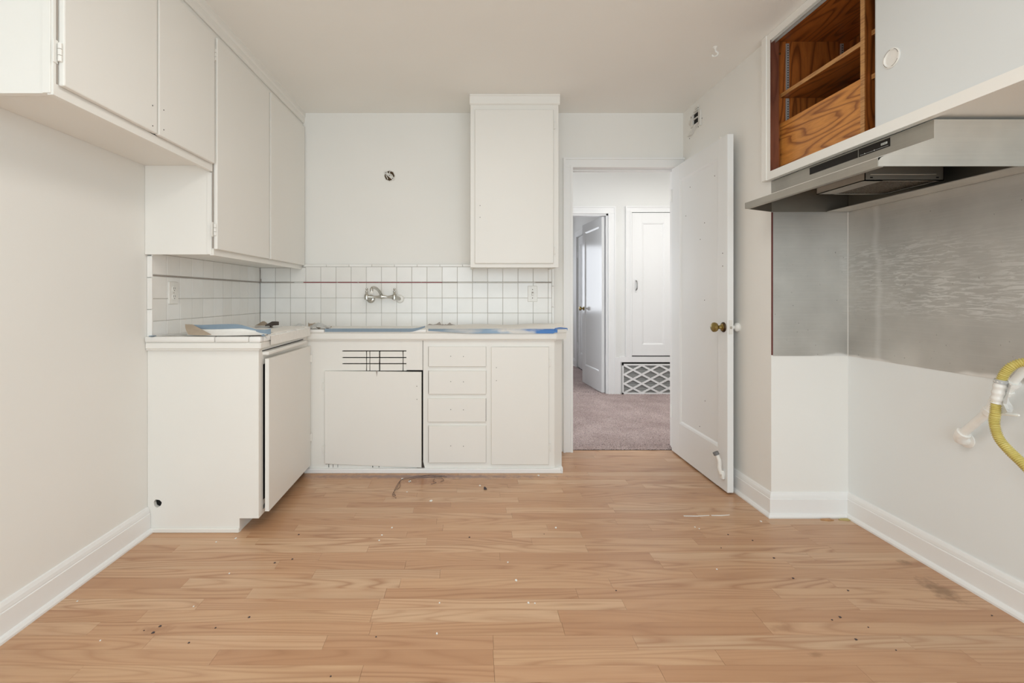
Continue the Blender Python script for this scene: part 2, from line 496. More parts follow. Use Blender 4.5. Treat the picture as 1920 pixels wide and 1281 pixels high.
def tape_white_blue():
    m, nt, p = mat_base('half_painted_blue_tape')
    g = nt.nodes.new('ShaderNodeNewGeometry')
    sep = nt.nodes.new('ShaderNodeSeparateXYZ'); nt.links.new(g.outputs['Position'], sep.inputs[0])
    n = noise(nt, position(nt, (7, 7, 25)), 1.0, 4, 0.6)
    ma = nt.nodes.new('ShaderNodeMath'); ma.operation = 'MULTIPLY_ADD'
    nt.links.new(n, ma.inputs[0]); ma.inputs[1].default_value = 0.35; nt.links.new(sep.outputs[0], ma.inputs[2])
    c = ramp(nt, ma.outputs[0], [(0.0, (0.22, 0.30, 0.38)), (0.12, (0.52, 0.53, 0.53)), (0.25, (0.24, 0.35, 0.48)), (0.36, (0.30, 0.41, 0.54)), (0.43, (0.70, 0.68, 0.64)), (0.52, (0.60, 0.61, 0.62)), (0.60, (0.06, 0.20, 0.52)), (1.0, (0.05, 0.18, 0.50))])
    nt.links.new(c, p.inputs['Base Color'])
    p.inputs['Roughness'].default_value = 0.55
    return m
M['tape_worn'] = tape_white_blue()

def film_mat():
    m, nt, p = mat_base('plastic_film')
    p.inputs['Base Color'].default_value = (0.78, 0.79, 0.78, 1)
    p.inputs['Roughness'].default_value = 0.3
    p.inputs['Alpha'].default_value = 0.5
    return m
M['film'] = film_mat()

# ------------------------------------------------------------------ room dimensions
H = 2.442
XL, XR, XF = -1.535, 1.923, 1.531         # left wall, right wall of the range alcove, right wall beyond it
YB, YJ, YR = 3.465, 2.45, -2.0            # back wall, alcove return, wall behind the camera
TF = 0.02                                 # thickness of the mud-set tile
DX0, DX1, DZ = 0.7307, 1.485, 2.046       # doorway to the hall
HY = 5.48                                 # far wall of the hall

# ------------------------------------------------------------------ room shell
floor = struct('floor', M['dark'], (XL-0.1, XR+0.1, YR-0.1, 3.50, -0.12, -0.008))
struct('ceiling', M['ceiling'], (XL-0.1, XR+0.1, YR-0.1, YB+0.1, H, H+0.1))
struct('wall_left', M['wall'], (XL-0.1, XL, YR-0.1, YB+0.1, 0, H))
struct('wall_back', M['wall'], (XL, DX0-0.012, YB, YB+0.11, 0, H), (DX1+0.012, XF+0.1, YB, YB+0.11, 0, H), (DX0-0.012, DX1+0.012, YB, YB+0.11, DZ+0.012, H))
struct('wall_right', M['wall'], (XF, XF+0.09, YJ+0.02, YB, 0, H))
struct('wall_alcove', M['wall'], (XF, XR+0.1, YJ, YJ+0.02, 0, H), (XF+0.09, XR+0.1, YJ+0.02, YJ+0.1, 0, H))
struct('wall_range', M['wall_cool_light'], (XR, XR+0.1, YR-0.1, YJ, 0, H))
WX0, WX1, WZ0, WZ1 = -1.25, 1.75, 0.30, 2.26
struct('wall_rear', M['wall'], (XL, WX0, YR-0.1, YR, 0, H), (WX1, XR, YR-0.1, YR, 0, H), (WX0, WX1, YR-0.1, YR, 0, WZ0), (WX0, WX1, YR-0.1, YR, WZ1, H))
bm = new_bm()
for bx in ((WX0-.07, WX0, YR-.1, YR+.02, WZ0-.07, WZ1+.07), (WX1, WX1+.07, YR-.1, YR+.02, WZ0-.07, WZ1+.07), (WX0, WX1, YR-.1, YR+.02, WZ1, WZ1+.07), (WX0, WX1, YR-.1, YR+.05, WZ0-.07, WZ0)):
    box(bm, *bx)
wn = obj('window_1', bm, M['trim']); wn['kind'] = 'structure'
for x in (-0.27, 0.72): B('mullion', M['trim'], wn, (x-.025, x+.025, YR-.08, YR-.03, WZ0, WZ1))
B('meeting_rail', M['trim'], wn, (WX0, WX1, YR-.085, YR-.025, 1.42, 1.47))

# oak strips of the floor: individual planks where the photograph shows them
PITCH, Y0 = 0.0641, 1.586
pm = bpy.data.meshes.new('plank')
bm = new_bm(); box(bm, -0.5, 0.5, -0.5, 0.5, -1, 0); bm.to_mesh(pm); bm.free()
pm.materials.append(M['oak'])
known = {-3: [677, 927], -2: [402, 925, 1350], -1: [925, 1700], 0: [175, 695, 1440], 1: [697, 1048, 1420], 2: [710, 1170, 1600], 3: [467, 1455], 4: [750, 1145, 1560],
         5: [825, 1300], 6: [163, 520, 760, 1240], 7: [937, 1222, 1520], 8: [1560, 690, 1100], 9: [1525, 800], 10: [1090, 960], 11: [555, 1490], 13: [960, 1310], 15: [845, 1140]}
rr = random.Random(11)
for r in range(-4, 30):
    ya, yb = Y0 + PITCH*r, Y0 + PITCH*(r+1)
    yc = (ya + yb) / 2
    xl, xr = XL + 0.002, (XR if yb < YJ else XF) - 0.002
    if ya > YB: break
    yb2 = min(yb, YB + 0.03)
    cuts = sorted(wx(p, yc) for p in known.get(r, []))
    if not cuts: cuts = [xl + rr.uniform(0.3, 1.0)]
    while cuts[0] - xl > 1.05: cuts.insert(0, cuts[0] - rr.uniform(0.45, 0.95))
    while xr - cuts[-1] > 1.05: cuts.append(cuts[-1] + rr.uniform(0.45, 0.95))
    ext = []
    for a, b in zip(cuts, cuts[1:]):
        while b - a > 1.15:
            a += rr.uniform(0.45, 0.75); ext.append(a)
    cuts = sorted(c for c in cuts + ext if xl + 0.06 < c < xr - 0.06)
    g = 0.0011 if r % 3 == 0 else 0.0005
    for a, b in zip([xl] + cuts, cuts + [xr]):
        o = link('plank', pm, floor)
        dz = rr.uniform(-0.0002, 0.0)
        o.location = Vector(((a+b)/2, (ya+g/2+yb2)/2, dz)) - floor.location
        o.scale = (b - a - 0.0007, yb2 - ya - g, 0.006)
bm = new_bm()
y = Y0 - 4*PITCH
while y > YR:
    x = XL + 0.002
    while x < XR:
        x2 = min(XR - 0.002, x + rr.uniform(0.5, 1.0))
        if XR - x2 < 0.1: x2 = XR - 0.002
        box(bm, x, x2 - 0.0007, max(y - PITCH, YR), y - 0.0006, -0.006, 0)
        x = x2 if x2 < XR - 0.003 else XR + 1
    y -= PITCH
obj('planks_behind_camera', bm, M['oak'], floor, kind='stuff')

# baseboards
BASE = [(0, 0), (0.030, 0), (0.030, 0.008), (0.025, 0.017), (0.017, 0.021), (0.016, 0.090), (0.013, 0.092), (0.013, 0.097), (0.011, 0.108), (0.006, 0.120), (0, 0.122)]
def baseboard(name, p0, p1, n, mat=None, m0=0, m1=0):
    o = obj(name, run(new_bm(), BASE, p0, p1, n, m0, m1), mat or M['trim'])
    o['kind'] = 'structure'; return o
baseboard('baseboard_left', (XL, YR), (XL, 2.278), (1, 0))
baseboard('baseboard_range', (XR, YR), (XR, YJ), (-1, 0), m1=-1)
baseboard('baseboard_alcove', (XF, YJ), (XR, YJ), (0, -1), m0=1, m1=-1)
baseboard('baseboard_right', (XF, YJ), (XF, YB), (-1, 0), m0=1)

# crown board above the left wall cabinets
bm = new_bm()
run(bm, [(0, 2.366), (0.006, 2.366), (0.010, 2.372), (0.012, 2.380), (0.012, 2.405), (0.018, 2.415), (0.018, H), (0, H)], (-1.2105, 1.39), (-1.2105, YB), (1, 0))
o = obj('trim_1', bm, M['cabinet']); o['kind'] = 'structure'

# doorway casing and jambs
bm = new_bm()
def casing(bm, x0, x1, z1, w, y, d=-1, zb=0.0, t=0.018):
    """casing round an opening (x0..x1, zb..z1) on a wall face at y, standing proud towards d"""
    ya = lambda k: (min(y, y+d*k), max(y, y+d*k))
    e = 0.0006
    for s, xa in ((-1, x0), (1, x1)):
        a, b = (xa - w, xa) if s < 0 else (xa, xa + w)
        box(bm, a + e, b - e, *ya(t), zb, z1 - e)
        o = (a, a + 0.014) if s < 0 else (b - 0.014, b)
        box(bm, *o, *ya(t + 0.009), zb - e, z1 + w - .014)
        i = (b - 0.016, b) if s < 0 else (a, a + 0.016)
        box(bm, *i, *ya(t + 0.005), zb + e, z1)
    box(bm, x0 - w + e, x1 + w - e, *ya(t), z1, z1 + w - e)
    box(bm, x0 - w, x1 + w, *ya(t + 0.009), z1 + w - 0.014, z1 + w)
    box(bm, x0 - .016, x1 + .016, *ya(t + 0.005), z1 - e, z1 + 0.016)
    return bm
ya = YB
w = 0.068
e = .0006
for bx in ((DX0-w+e, DX0-e, YB-.018, YB, 0, DZ-e), (DX0-w, DX0-w+.014, YB-.027, YB, 0, DZ+w-.014), (DX0-.016, DX0+e, YB-.023, YB-e, 0, DZ-e),
           (DX0-w+e, XF-.001, YB-.018, YB, DZ, DZ+w-e), (DX0-w, XF-.0005, YB-.027, YB, DZ+w-.014, DZ+w), (DX0-.016, DX1+.016, YB-.023, YB-e, DZ-e, DZ+.016), (DX1+e, XF-.001, YB-.018, YB, 0, DZ-e),
           (DX0-.012, DX0, YB, YB+.12, 0, DZ), (DX1, DX1+.012, YB, YB+.12, 0, DZ), (DX0-.012, DX1+.012, YB, YB+.12, DZ, DZ+.012),
           (DX0+e, DX0+.010, YB+.045, YB+.08, 0, DZ-.010), (DX1-.010, DX1-e, YB+.045, YB+.08, 0, DZ-.010), (DX0+e, DX1-e, YB+.045, YB+.08, DZ-.010, DZ-e)):
    box(bm, *bx)
o = obj('trim_2', bm, M['trim']); o['kind'] = 'structure'
B('strike_plate', M['dark_brass'], o, (DX0, DX0+.0015, YB+.012, YB+.034, 0.955, 1.0))

# ------------------------------------------------------------------ panelled doors
def door_parts(root, w, h, t, stile0, stile1, rail0, rail1, mat, Mx, z0=0.0, both=True):
    """a one-panel door in local u (0..w along x), thickness (0..t along y), z; Mx places it in the room"""
    bm = new_bm()
    bevbox(bm, 0, stile0, 0, t, z0, h, b=0.0015); bevbox(bm, w-stile1, w, 0, t, z0, h, b=0.0015)
    box(bm, stile0, w-stile1, .0002, t-.0002, z0, rail0); box(bm, stile0, w-stile1, .0002, t-.0002, h-rail1, h)
    obj('door_frame', bm, mat, root, M=Mx)
    pt = 0.010
    bm = new_bm(); box(bm, stile0-.002, w-stile1+.002, pt, t-pt, rail0-.002, h-rail1+.002)
    obj('door_panel', bm, mat, root, M=Mx)
    # sloped bead round the panel
    bm = new_bm()
    a, b, c, d = stile0, w-stile1, rail0, h-rail1
    k = 0.020
    for y0, y1 in ((0.001, pt+.001), (t-.001, t-pt-.001)):
        o4 = [bm.verts.new(p) for p in ((a, y0, c), (b, y0, c), (b, y0, d), (a, y0, d))]
        m4 = [bm.verts.new(p) for p in ((a+k*.45, y0+(y1-y0)*.25, c+k*.45), (b-k*.45, y0+(y1-y0)*.25, c+k*.45), (b-k*.45, y0+(y1-y0)*.25, d-k*.45), (a+k*.45, y0+(y1-y0)*.25, d-k*.45))]
        i4 = [bm.verts.new(p) for p in ((a+k, y1, c+k), (b-k, y1, c+k), (b-k, y1, d-k), (a+k, y1, d-k))]
        for i in range(4):
            j = (i+1) % 4
            bm.faces.new((o4[i], o4[j], m4[j], m4[i])); bm.faces.new((m4[i], m4[j], i4[j], i4[i]))
    bmesh.ops.recalc_face_normals(bm, faces=bm.faces[:])
    obj('panel_bead', bm, mat, root, M=Mx)

def door_struct(name, loc):
    o = bpy.data.objects.new(name, None); o.empty_display_size = 0.05
    o.location = loc; COL.objects.link(o); o['kind'] = 'structure'
    return o

# kitchen door, open square against the right wall: hinge at the back wall, free edge towards us
DT = 0.035
d1 = door_struct('door_1', (1.465, 3.09, 0.008))
# local u runs from the hinge (u=0) along -Y; local thickness runs along +X from the seen face
Mx = Matrix(((0, 1, 0, 1.447), (-1, 0, 0, 3.463), (0, 0, 1, 0.010), (0, 0, 0, 1)))
door_parts(d1, 0.752, 2.026, DT, 0.128, 0.105, 0.228, 0.105, M['kitchen_door'], Mx)
KY, KZ = 2.752, 0.943
bm = lathe(new_bm(), [(0.027, 0), (0.027, .004), (0.020, .012), (0.012, .016), (0.010, .030), (0.014, .036), (0.024, .041), (0.028, .050), (0.027, .060), (0.018, .068), (0.0, .071)], (1.447, KY, KZ), (-1, 0, 0), 24)
kn = obj('brass_knob', bm, M['brass'], d1, smooth=True, label='aged brass knob on the seen face of the door')
bm = lathe(new_bm(), [(0.029, 0), (0.029, .003), (0.024, .009), (0.016, .012)], (1.4468, KY, KZ), (-1, 0, 0), 24)
obj('rosette', bm, M['dark_brass'], kn, smooth=True)
bm = lathe(new_bm(), [(0.026, 0), (0.026, .004), (0.012, .012), (0.010, .024), (0.022, .030), (0.027, .040), (0.024, .049), (0.012, .054), (0.0, .055)], (1.482, KY, KZ), (1, 0, 0), 24)
obj('painted_knob', bm, M['plastic'], d1, smooth=True, label='white painted knob on the wall side of the door')
lp = B('latch_plate', M['painted_metal'], d1, (1.4535, 1.4755, 2.7085, 2.7115, 0.905, 0.985), label='paint-smeared metal latch plate on the door edge')
B('latch_bolt', M['chrome'], lp, (1.459, 1.470, 2.702, 2.709, 0.937, 0.950), b=.002)
bm = new_bm()   # kick-down door holder
bevbox(bm, 1.428, 1.447, 2.735, 2.765, 0.075, 0.125, b=.004)
tube(bm, spline([(1.432, 2.75, 0.105), (1.423, 2.752, 0.135), (1.424, 2.755, 0.175), (1.412, 2.762, 0.212)], 5), 0.012, 12)
dh = obj('door_holder', bm, M['plastic'], d1, smooth=True, label='white kick-down door holder near the bottom edge')
bm = tube(new_bm(), [(1.413, 2.7615, 0.209), (1.406, 2.7655, 0.224)], 0.016, 12)
obj('rubber_tip', bm, M['rubber'], dh)
bm = lathe(new_bm(), [(0.010, 0), (0.010, .010), (0.006, .016), (0.0, .018)], (1.462, 2.815, 2.036), (0, 0, 1), 10)
obj('top_nub', bm, M['plastic'], d1, smooth=True)
for z in (0.25, 1.80):
    bm = tube(new_bm(), [(1.443, 3.462, z), (1.443, 3.462, z+.09)], 0.006, 8)
    obj('hinge', bm, M['trim'], d1)
bm = new_bm()   # small dents and old screw holes in the panel
for px, py in ((1294, 351), (1340, 330), (1286, 405), (1321, 418), (1313, 449), (1355, 475), (1355, 499), (1321, 563), (1322, 752), (1312, 800)):
    X = 1.4565 if px < 1346 else 1.4465
    Yp = wy(px, X)
    if Yp < 2.82: X = 1.4465; Yp = wy(px, X)
    lathe(bm, [(0.0035, 0), (0.0035, .0006)], (X, Yp, wz(py, Yp)), (-1, 0, 0), 6)
obj('screw_holes', bm, M['dark_brass'], d1)

# ------------------------------------------------------------------ hall and bedroom beyond
struct('wall_hall_end', M['hall'], (-1.1, -1.0, YB+.11, HY, 0, 0.7), (-1.1, -1.0, YB+.11, HY, 2.2, 2.57), (-1.1, -1.0, YB+.11, 3.75, .7, 2.2), (-1.1, -1.0, 5.25, HY, .7, 2.2))
struct('wall_hall_right', M['hall'], (2.7, 2.8, YB+.11, HY, 0, 2.57))
struct('wall_hall_near', M['hall'], (-1.1, DX0-.012, YB+.11, YB+.12, 0, 2.57), (DX1+.012, 2.8, YB+.11, YB+.12, 0, 2.57), (DX0-.012, DX1+.012, YB+.11, YB+.12, DZ+.012, 2.57))
OX0, OX1, OZ = 0.80, 1.563, 2.062
struct('wall_hall_back', M['hall'], (-1.1, OX0, HY, HY+.1, 0, 2.57), (OX1, 2.8, HY, HY+.1, 0, 2.57), (OX0, OX1, HY, HY+.1, OZ, 2.57))
HH = 2.57
struct('ceiling_hall', M['ceiling'], (-1.1, 2.8, YB+.11, HY+.1, HH, HH+.1))
struct('floor_hall', M['dark'], (-1.6, 2.8, 3.50, 8.2, -0.12, -0.004))
struct('wall_bedroom_right', M['hall'], (1.67, 1.77, HY+.1, 6.55, 0, H), (1.67, 1.77, 7.55, 8.2, 0, H), (1.67, 1.77, 6.55, 7.55, 2.05, H), (1.72, 1.77, 6.55, 7.55, 0, 2.05))
struct('wall_bedroom_back', M['hall'], (-1.5, 0.0, 8.1, 8.2, 0, H), (1.3, 1.67, 8.1, 8.2, 0, H), (0.0, 1.3, 8.1, 8.2, 0, .85), (0.0, 1.3, 8.1, 8.2, 2.0, H))
struct('wall_bedroom_left', M['hall'], (-1.6, -1.5, HY+.1, 8.2, 0, H))
struct('ceiling_bedroom', M['ceiling'], (-1.6, 1.77, HY+.1, 8.2, H, H+.1))

# carpet: real pile near the kitchen, coarser beyond
bm = new_bm()
rc = random.Random(3)
def grid(bm, x0, x1, y0, y1, nx, ny, zf):
    vv = [[bm.verts.new((x0+(x1-x0)*i/nx, y0+(y1-y0)*j/ny, zf(x0+(x1-x0)*i/nx, y0+(y1-y0)*j/ny))) for i in range(nx+1)] for j in range(ny+1)]
    for j in range(ny):
        for i in range(nx): bm.faces.new((vv[j][i], vv[j][i+1], vv[j+1][i+1], vv[j+1][i]))
    return vv
grid(bm, 0.72, 1.50, 3.500, 3.60, 130, 16, lambda x, y: rc.uniform(0.004, 0.014) * (0.25 + 0.75*min(1, (y-3.5)/.012)))
grid(bm, 0.6, 2.68, 3.60, 5.48, 260, 235, lambda x, y: rc.uniform(0.004, 0.013))
grid(bm, -1.0, 0.6, 3.60, 5.48, 20, 20, lambda x, y: 0.008)
grid(bm, OX0, OX1, 5.48, 5.58, 60, 8, lambda x, y: rc.uniform(0.004, 0.012))
grid(bm, 0.4, 1.67, 5.58, 8.1, 110, 200, lambda x, y: rc.uniform(0.004, 0.012))
grid(bm, -1.5, 0.4, 5.58, 8.1, 10, 10, lambda x, y: 0.008)
tag(obj('carpet', bm, M['carpet']), 'pinkish grey wall-to-wall carpet in the hall beyond the doorway', 'carpet', kind='stuff')

# hall doorway trim, closet trim
bm = new_bm()
casing(bm, OX0, OX1, OZ, 0.082, HY)
for bx in ((OX1-.02, OX1, HY, HY+.1, 0, OZ), (OX0, OX0+.02, HY, HY+.1, 0, OZ), (OX0, OX1, HY, HY+.1, OZ-.02, OZ)): box(bm, *bx)
box(bm, 1.645, 1.70, HY-.022, HY, 0, 0.425)
o = obj('trim_3', bm, M['hall_trim']); o['kind'] = 'structure'
CX0, CX1, CZ0, CZ1 = 1.828, 2.32, 0.438, 2.078
bm = new_bm()
casing(bm, CX0, CX1, CZ1, 0.068, HY, zb=CZ0-.004)
box(bm, 1.70, 2.46, HY-.024, HY, 0.372, CZ0-.004)
o = obj('trim_4', bm, M['hall_trim']); o['kind'] = 'structure'
baseboard('baseboard_hall', (2.46, HY), (2.7, HY), (0, -1), M['hall_trim'])

# closet door in the hall (flush in its casing)
d2 = door_struct('door_2', ((CX0+CX1)/2, HY-.01, CZ0))
Mx = Matrix.Translation((CX0+.004, HY-.014, 0))
bmx = new_bm(); box(bmx, CX0+.001, CX1-.001, HY-.003, HY-.001, CZ0-.003, CZ1)
obj('door_gap', bmx, M['dark'], d2)
door_parts(d2, CX1-CX0-.008, CZ1-.006, DT, 0.115, 0.115, CZ0+.13, 0.115, M['hall_trim'], Mx, z0=CZ0+.008)
hx = wx(1192.5, HY-.014)
bm = new_bm()
tube(bm, spline([(hx, HY-.015, 1.19), (hx, HY-.045, 1.205), (hx, HY-.050, 1.245), (hx, HY-.045, 1.285), (hx, HY-.015, 1.30)], 5), 0.0065, 10)
hd = obj('pull_handle', bm, M['dark_chrome'], d2, smooth=True, label='chrome bow pull handle')
B('handle_foot', M['hall_trim'], hd, (hx-.014, hx+.014, HY-.019, HY-.013, 1.165, 1.195), (hx-.014, hx+.014, HY-.019, HY-.013, 1.295, 1.325), b=.002)

# bedroom door standing open into the bedroom, hinged at the right jamb
d3 = door_struct('door_3', (1.51, 5.9, 0.014))
hx0, hy0 = 1.535, 5.515
ang = math.atan2(6.225-hy0, 1.478-hx0)
Mx = Matrix.Translation((hx0, hy0, 0.014)) @ Matrix.Rotation(ang, 4, 'Z')
door_parts(d3, 0.715, 2.025, DT, 0.10, 0.10, 0.225, 0.105, M['gloss_door'], Mx)
kp = Mx @ Vector((0.655, DT, 0.95)); kn_ = (Mx.to_3x3() @ Vector((0, 1, 0))).normalized()
bm = lathe(new_bm(), [(0.026, 0), (0.026, .004), (0.012, .012), (0.010, .028), (0.022, .036), (0.027, .046), (0.024, .058), (0.0, .063)], kp, kn_, 18)
obj('brass_knob', bm, M['brass'], d3, smooth=True, label='small brass knob')
for z in (0.36, 1.83):
    bm = tube(new_bm(), [(hx0+.012, hy0-.012, z), (hx0+.012, hy0-.012, z+.09)], 0.008, 8)
    obj('hinge', bm, M['hall_trim'], d3)

# closed door in the bedroom's right wall
d4 = door_struct('door_4', (1.69, 7.05, 0.012))
Mx = Matrix(((0, 1, 0, 1.682), (-1, 0, 0, 7.54), (0, 0, 1, 0.012), (0, 0, 0, 1)))
door_parts(d4, 0.98, 2.03, DT, 0.12, 0.12, 0.225, 0.115, M['gloss_door'], Mx)
bm = new_bm()
for bx in ((1.650, 1.67, 6.47, 6.55, 0, 2.13), (1.650, 1.67, 7.55, 7.63, 0, 2.13), (1.650, 1.67, 6.55, 7.55, 2.05, 2.13)): box(bm, *bx)
o = obj('trim_5', bm, M['hall_trim']); o['kind'] = 'structure'
bm = lathe(new_bm(), [(0.026, 0), (0.026, .004), (0.012, .012), (0.010, .028), (0.022, .036), (0.027, .046), (0.024, .058), (0.0, .063)], (1.682, 6.62, 0.95), (-1, 0, 0), 18)
obj('brass_knob', bm, M['brass'], d4, smooth=True, label='small brass knob')
for z in (0.30, 1.72):
    bm = tube(new_bm(), [(1.675, 7.545, z), (1.675, 7.545, z+.10)], 0.010, 8)
    obj('hinge', bm, M['hall_trim'], d4)
baseboard('baseboard_bedroom', (1.67, 7.63), (1.67, 8.1), (-1, 0), M['hall_trim'])
baseboard('baseboard_bedroom.001', (1.67, 5.58), (1.67, 6.47), (-1, 0), M['hall_trim'])

# return-air grille under the closet door
GX0, GX1, GZ0, GZ1 = wx(1166, HY), 2.42, 0.006, 0.352
gr = thing('vent_grille', 'white diamond lattice return-air grille at carpet level under the closet door', 'vent', ((GX0+GX1)/2, HY, 0))
B('backing', M['dark'], gr, (GX0, GX1, HY-.003, HY-.001, GZ0, GZ1+.018))
k = 0
z = GZ0 + 0.016
while z < GZ1 - 0.01:
    prism(bm := new_bm(), [(HY-.012, z), (HY-.004, z+.008), (HY-.003, z+.007), (HY-.011, z-.001)], GX0+.005, GX1-.005, 'x')
    obj('louver', bm, M['louver'], gr)
    z += 0.0135
B('grille_frame', M['hall_trim'], gr, (GX0, GX1, HY-.022, HY-.004, GZ0, GZ0+.018), (GX0, GX1, HY-.022, HY-.004, GZ1-.018, GZ1), (GX0, GX0+.014, HY-.022, HY-.004, GZ0, GZ1), (GX1-.014, GX1, HY-.022, HY-.004, GZ0, GZ1))
pxp = 33.0*HY/F; pzp = 17.2*HY/F
bm = new_bm()
sl = pzp/pxp
i0 = GX0 + 0.014; za, zb = GZ0+.016, GZ1-.016
hw = 0.0105
for sgn in (1, -1):
    for k in range(-8, 16):
        xs = i0 + 0.006 + pxp*k
        pts = []
        for n in range(0, 200):
            t = n/199.0
            zz = za + (zb-za)*t
            xx = xs + (zz-za)/sl if sgn > 0 else xs + (zb-zz)/sl
            if i0 <= xx <= GX1-.014: pts.append((xx, zz))
        if len(pts) > 4:
            (xa_, z1_), (xb_, z2_) = pts[0], pts[-1]
            dx, dz = xb_-xa_, z2_-z1_; L = math.hypot(dx, dz); nx, nz = -dz/L*hw, dx/L*hw
            yo = 0.0 if sgn > 0 else 0.0012
            prism(bm, [(xa_+nx, z1_+nz), (xb_+nx, z2_+nz), (xb_-nx, z2_-nz), (xa_-nx, z1_-nz)], HY-.020-yo, HY-.014, 'y')
obj('lattice', bm, M['hall_trim'], gr)

# ------------------------------------------------------------------ tiled splashbacks
ZR = [1.350, 1.331, 1.223, 1.217, 1.108, 1.0, 0.891]      # cap top, cap bottom, liner top, liner bottom, row lines
YT = YB - TF
XT = XL + 0.0235
UXC = -1.211
TP = 0.10875
def tile_mesh(name, w, h, d, b=0.0022):
    bm = new_bm(); bevbox(bm, -w/2, w/2, -d, 0, -h/2, h/2, b=b)
    me = bpy.data.meshes.new(name); bm.to_mesh(me); bm.free(); me.materials.append(M['tile']); return me
G = 0.0013
tm = tile_mesh('tile', TP-G, TP-G, 0.008)
tmap = {}
def get_tile(w, h):
    key = (round(w, 4), round(h, 4))
    if key not in tmap: tmap[key] = tile_mesh('tile', w, h, 0.008)
    return tmap[key]
rt = random.Random(5)
def lay(parent, name, me, loc, left=False, mat=None):
    o = link(name, me, parent, Vector(loc) - wpos(parent))
    if left: o.rotation_euler = (0, rt.uniform(-.002, .002), PI/2)
    else: o.rotation_euler = (0, rt.uniform(-.002, .002), 0)
    return o
rows = [(ZR[2], ZR[1]), (ZR[4], ZR[3]), (ZR[5], ZR[4]), (0.893, ZR[5])]
sb = thing('tile_splashback', 'white square tile splashback on the back wall with a thin dark red liner', 'backsplash', (-0.46, YB, 0.89))
XT1 = wx(1034.5, YT)
B('tile_bed', M['grout'], sb, (XT+.002, XT1+.008, YT+.0015, YB-.0005, 0.893, 1.322), (UXC+.002, XT1+.008, YT+.0015, YB-.0005, 1.322, ZR[0]-.003))
x = XT
col = 0
while x < XT1 - 0.01:
    w_ = min(TP, XT1 - x)
    for z0, z1 in rows:
        zt = min(z1, 1.3247) if x < UXC - .02 else z1
        me = get_tile(w_-G, zt-z0-G)
        lay(sb, 'tile', me, (x+w_/2, YT+.0015+.0065+rt.uniform(-.0006, .0006), (z0+zt)/2))
    x += w_; col += 1
x = wx(569, YT) ; n = 0
while x < wx(880, YT):
    w_ = min(0.163, wx(884, YT) - x)
    lay(sb, 'cap_tile', get_tile(w_-G, ZR[0]-ZR[1]-G), (x+w_/2, YT+.008, (ZR[0]+ZR[1])/2)); x += w_
def liner(parent, x0, x1, y, mat, left=False):
    bm = new_bm()
    if left: bevbox(bm, y-.004, y+.003, x0+.0008, x1-.0008, ZR[3]+.0004, ZR[2]-.0004, b=.0015)
    else: bevbox(bm, x0+.0008, x1-.0008, y-.003, y+.004, ZR[3]+.0004, ZR[2]-.0004, b=.0015)
    obj('liner_tile', bm, mat, parent)
for a, b, mt in ((490, 513.5, 'liner_grey'), (514, 552, 'liner_grey'), (552, 569, 'liner_white'), (569, 632, 'liner_red'), (633, 671, 'liner_red'), (672, 711, 'liner_red'), (711, 750, 'liner_red'),
                 (750, 790, 'liner_red'), (790, 830, 'liner_red'), (830, 858, 'liner_grey'), (858, 892, 'liner_white'), (892, 932, 'liner_white'), (932, 972, 'liner_white'), (972, 1004, 'liner_white'), (1004, 1034, 'liner_grey')):
    liner(sb, wx(a, YT), wx(b, YT), YT, M[mt])
z = 0.893
while z < 1.345:
    z2 = min(z+0.15, 1.35)
    B('edge_tile', M['tile'], sb, (XT1+.001, XT1+.018, YT-.001, YB-.001, z+.001, z2-.001), b=.002); z = z2
sl_ = thing('tile_splashback', 'white square tile splashback on the left wall under the tall cabinet, with outlet', 'backsplash', (XL, 2.85, 0.89))
Y1T = 2.280
B('tile_bed', M['grout'], sl_, (XL+.0005, XT-.0015, Y1T+.006, YT-.002, 0.90, 1.3245))
y = YT - 0.0055
ys = [YT]
yy = Y1T + TP*10 + TP
y = Y1T
while y < YT - 0.004:
    w_ = min(TP, YT - .0005 - y)
    for z0, z1 in rows:
        z1b = min(z1, 1.3247); z0b = max(z0, 0.905)
        me = get_tile(w_-G, z1b-z0b-G)
        lay(sl_, 'tile', me, (XT-.0015-.0065+rt.uniform(-.0005, .0005), y+w_/2, (z0b+z1b)/2), True)
    y += w_
for a, b, mt in ((Y1T, 2.31, 'liner_grey'), (2.31, 2.46, 'liner_grey'), (2.46, 2.61, 'liner_grey'), (2.61, 2.76, 'liner_grey'), (2.76, 2.95, 'liner_grey'), (2.95, 3.17, 'liner_grey'), (3.17, YT-.001, 'liner_grey')):
    liner(sl_, a, b, XT, M[mt], True)
z = 0.905
while z < 1.31:
    z2 = min(z+0.152, 1.312)
    B('edge_tile', M['tile'], sl_, (XL+.0008, XT+.001, Y1T-.006, Y1T+.005, z+.001, z2-.001), b=.002); z = z2
bm = new_bm()
box(bm, XT-.003, XT+.004, YT-.006, YT-.001, 1.215, 1.312)
box(bm, XT-.003, XT+.010, YT-.007, YT-.001, 1.222, 1.245)
obj('corner_crack', bm, M['liner_grey'], sb)

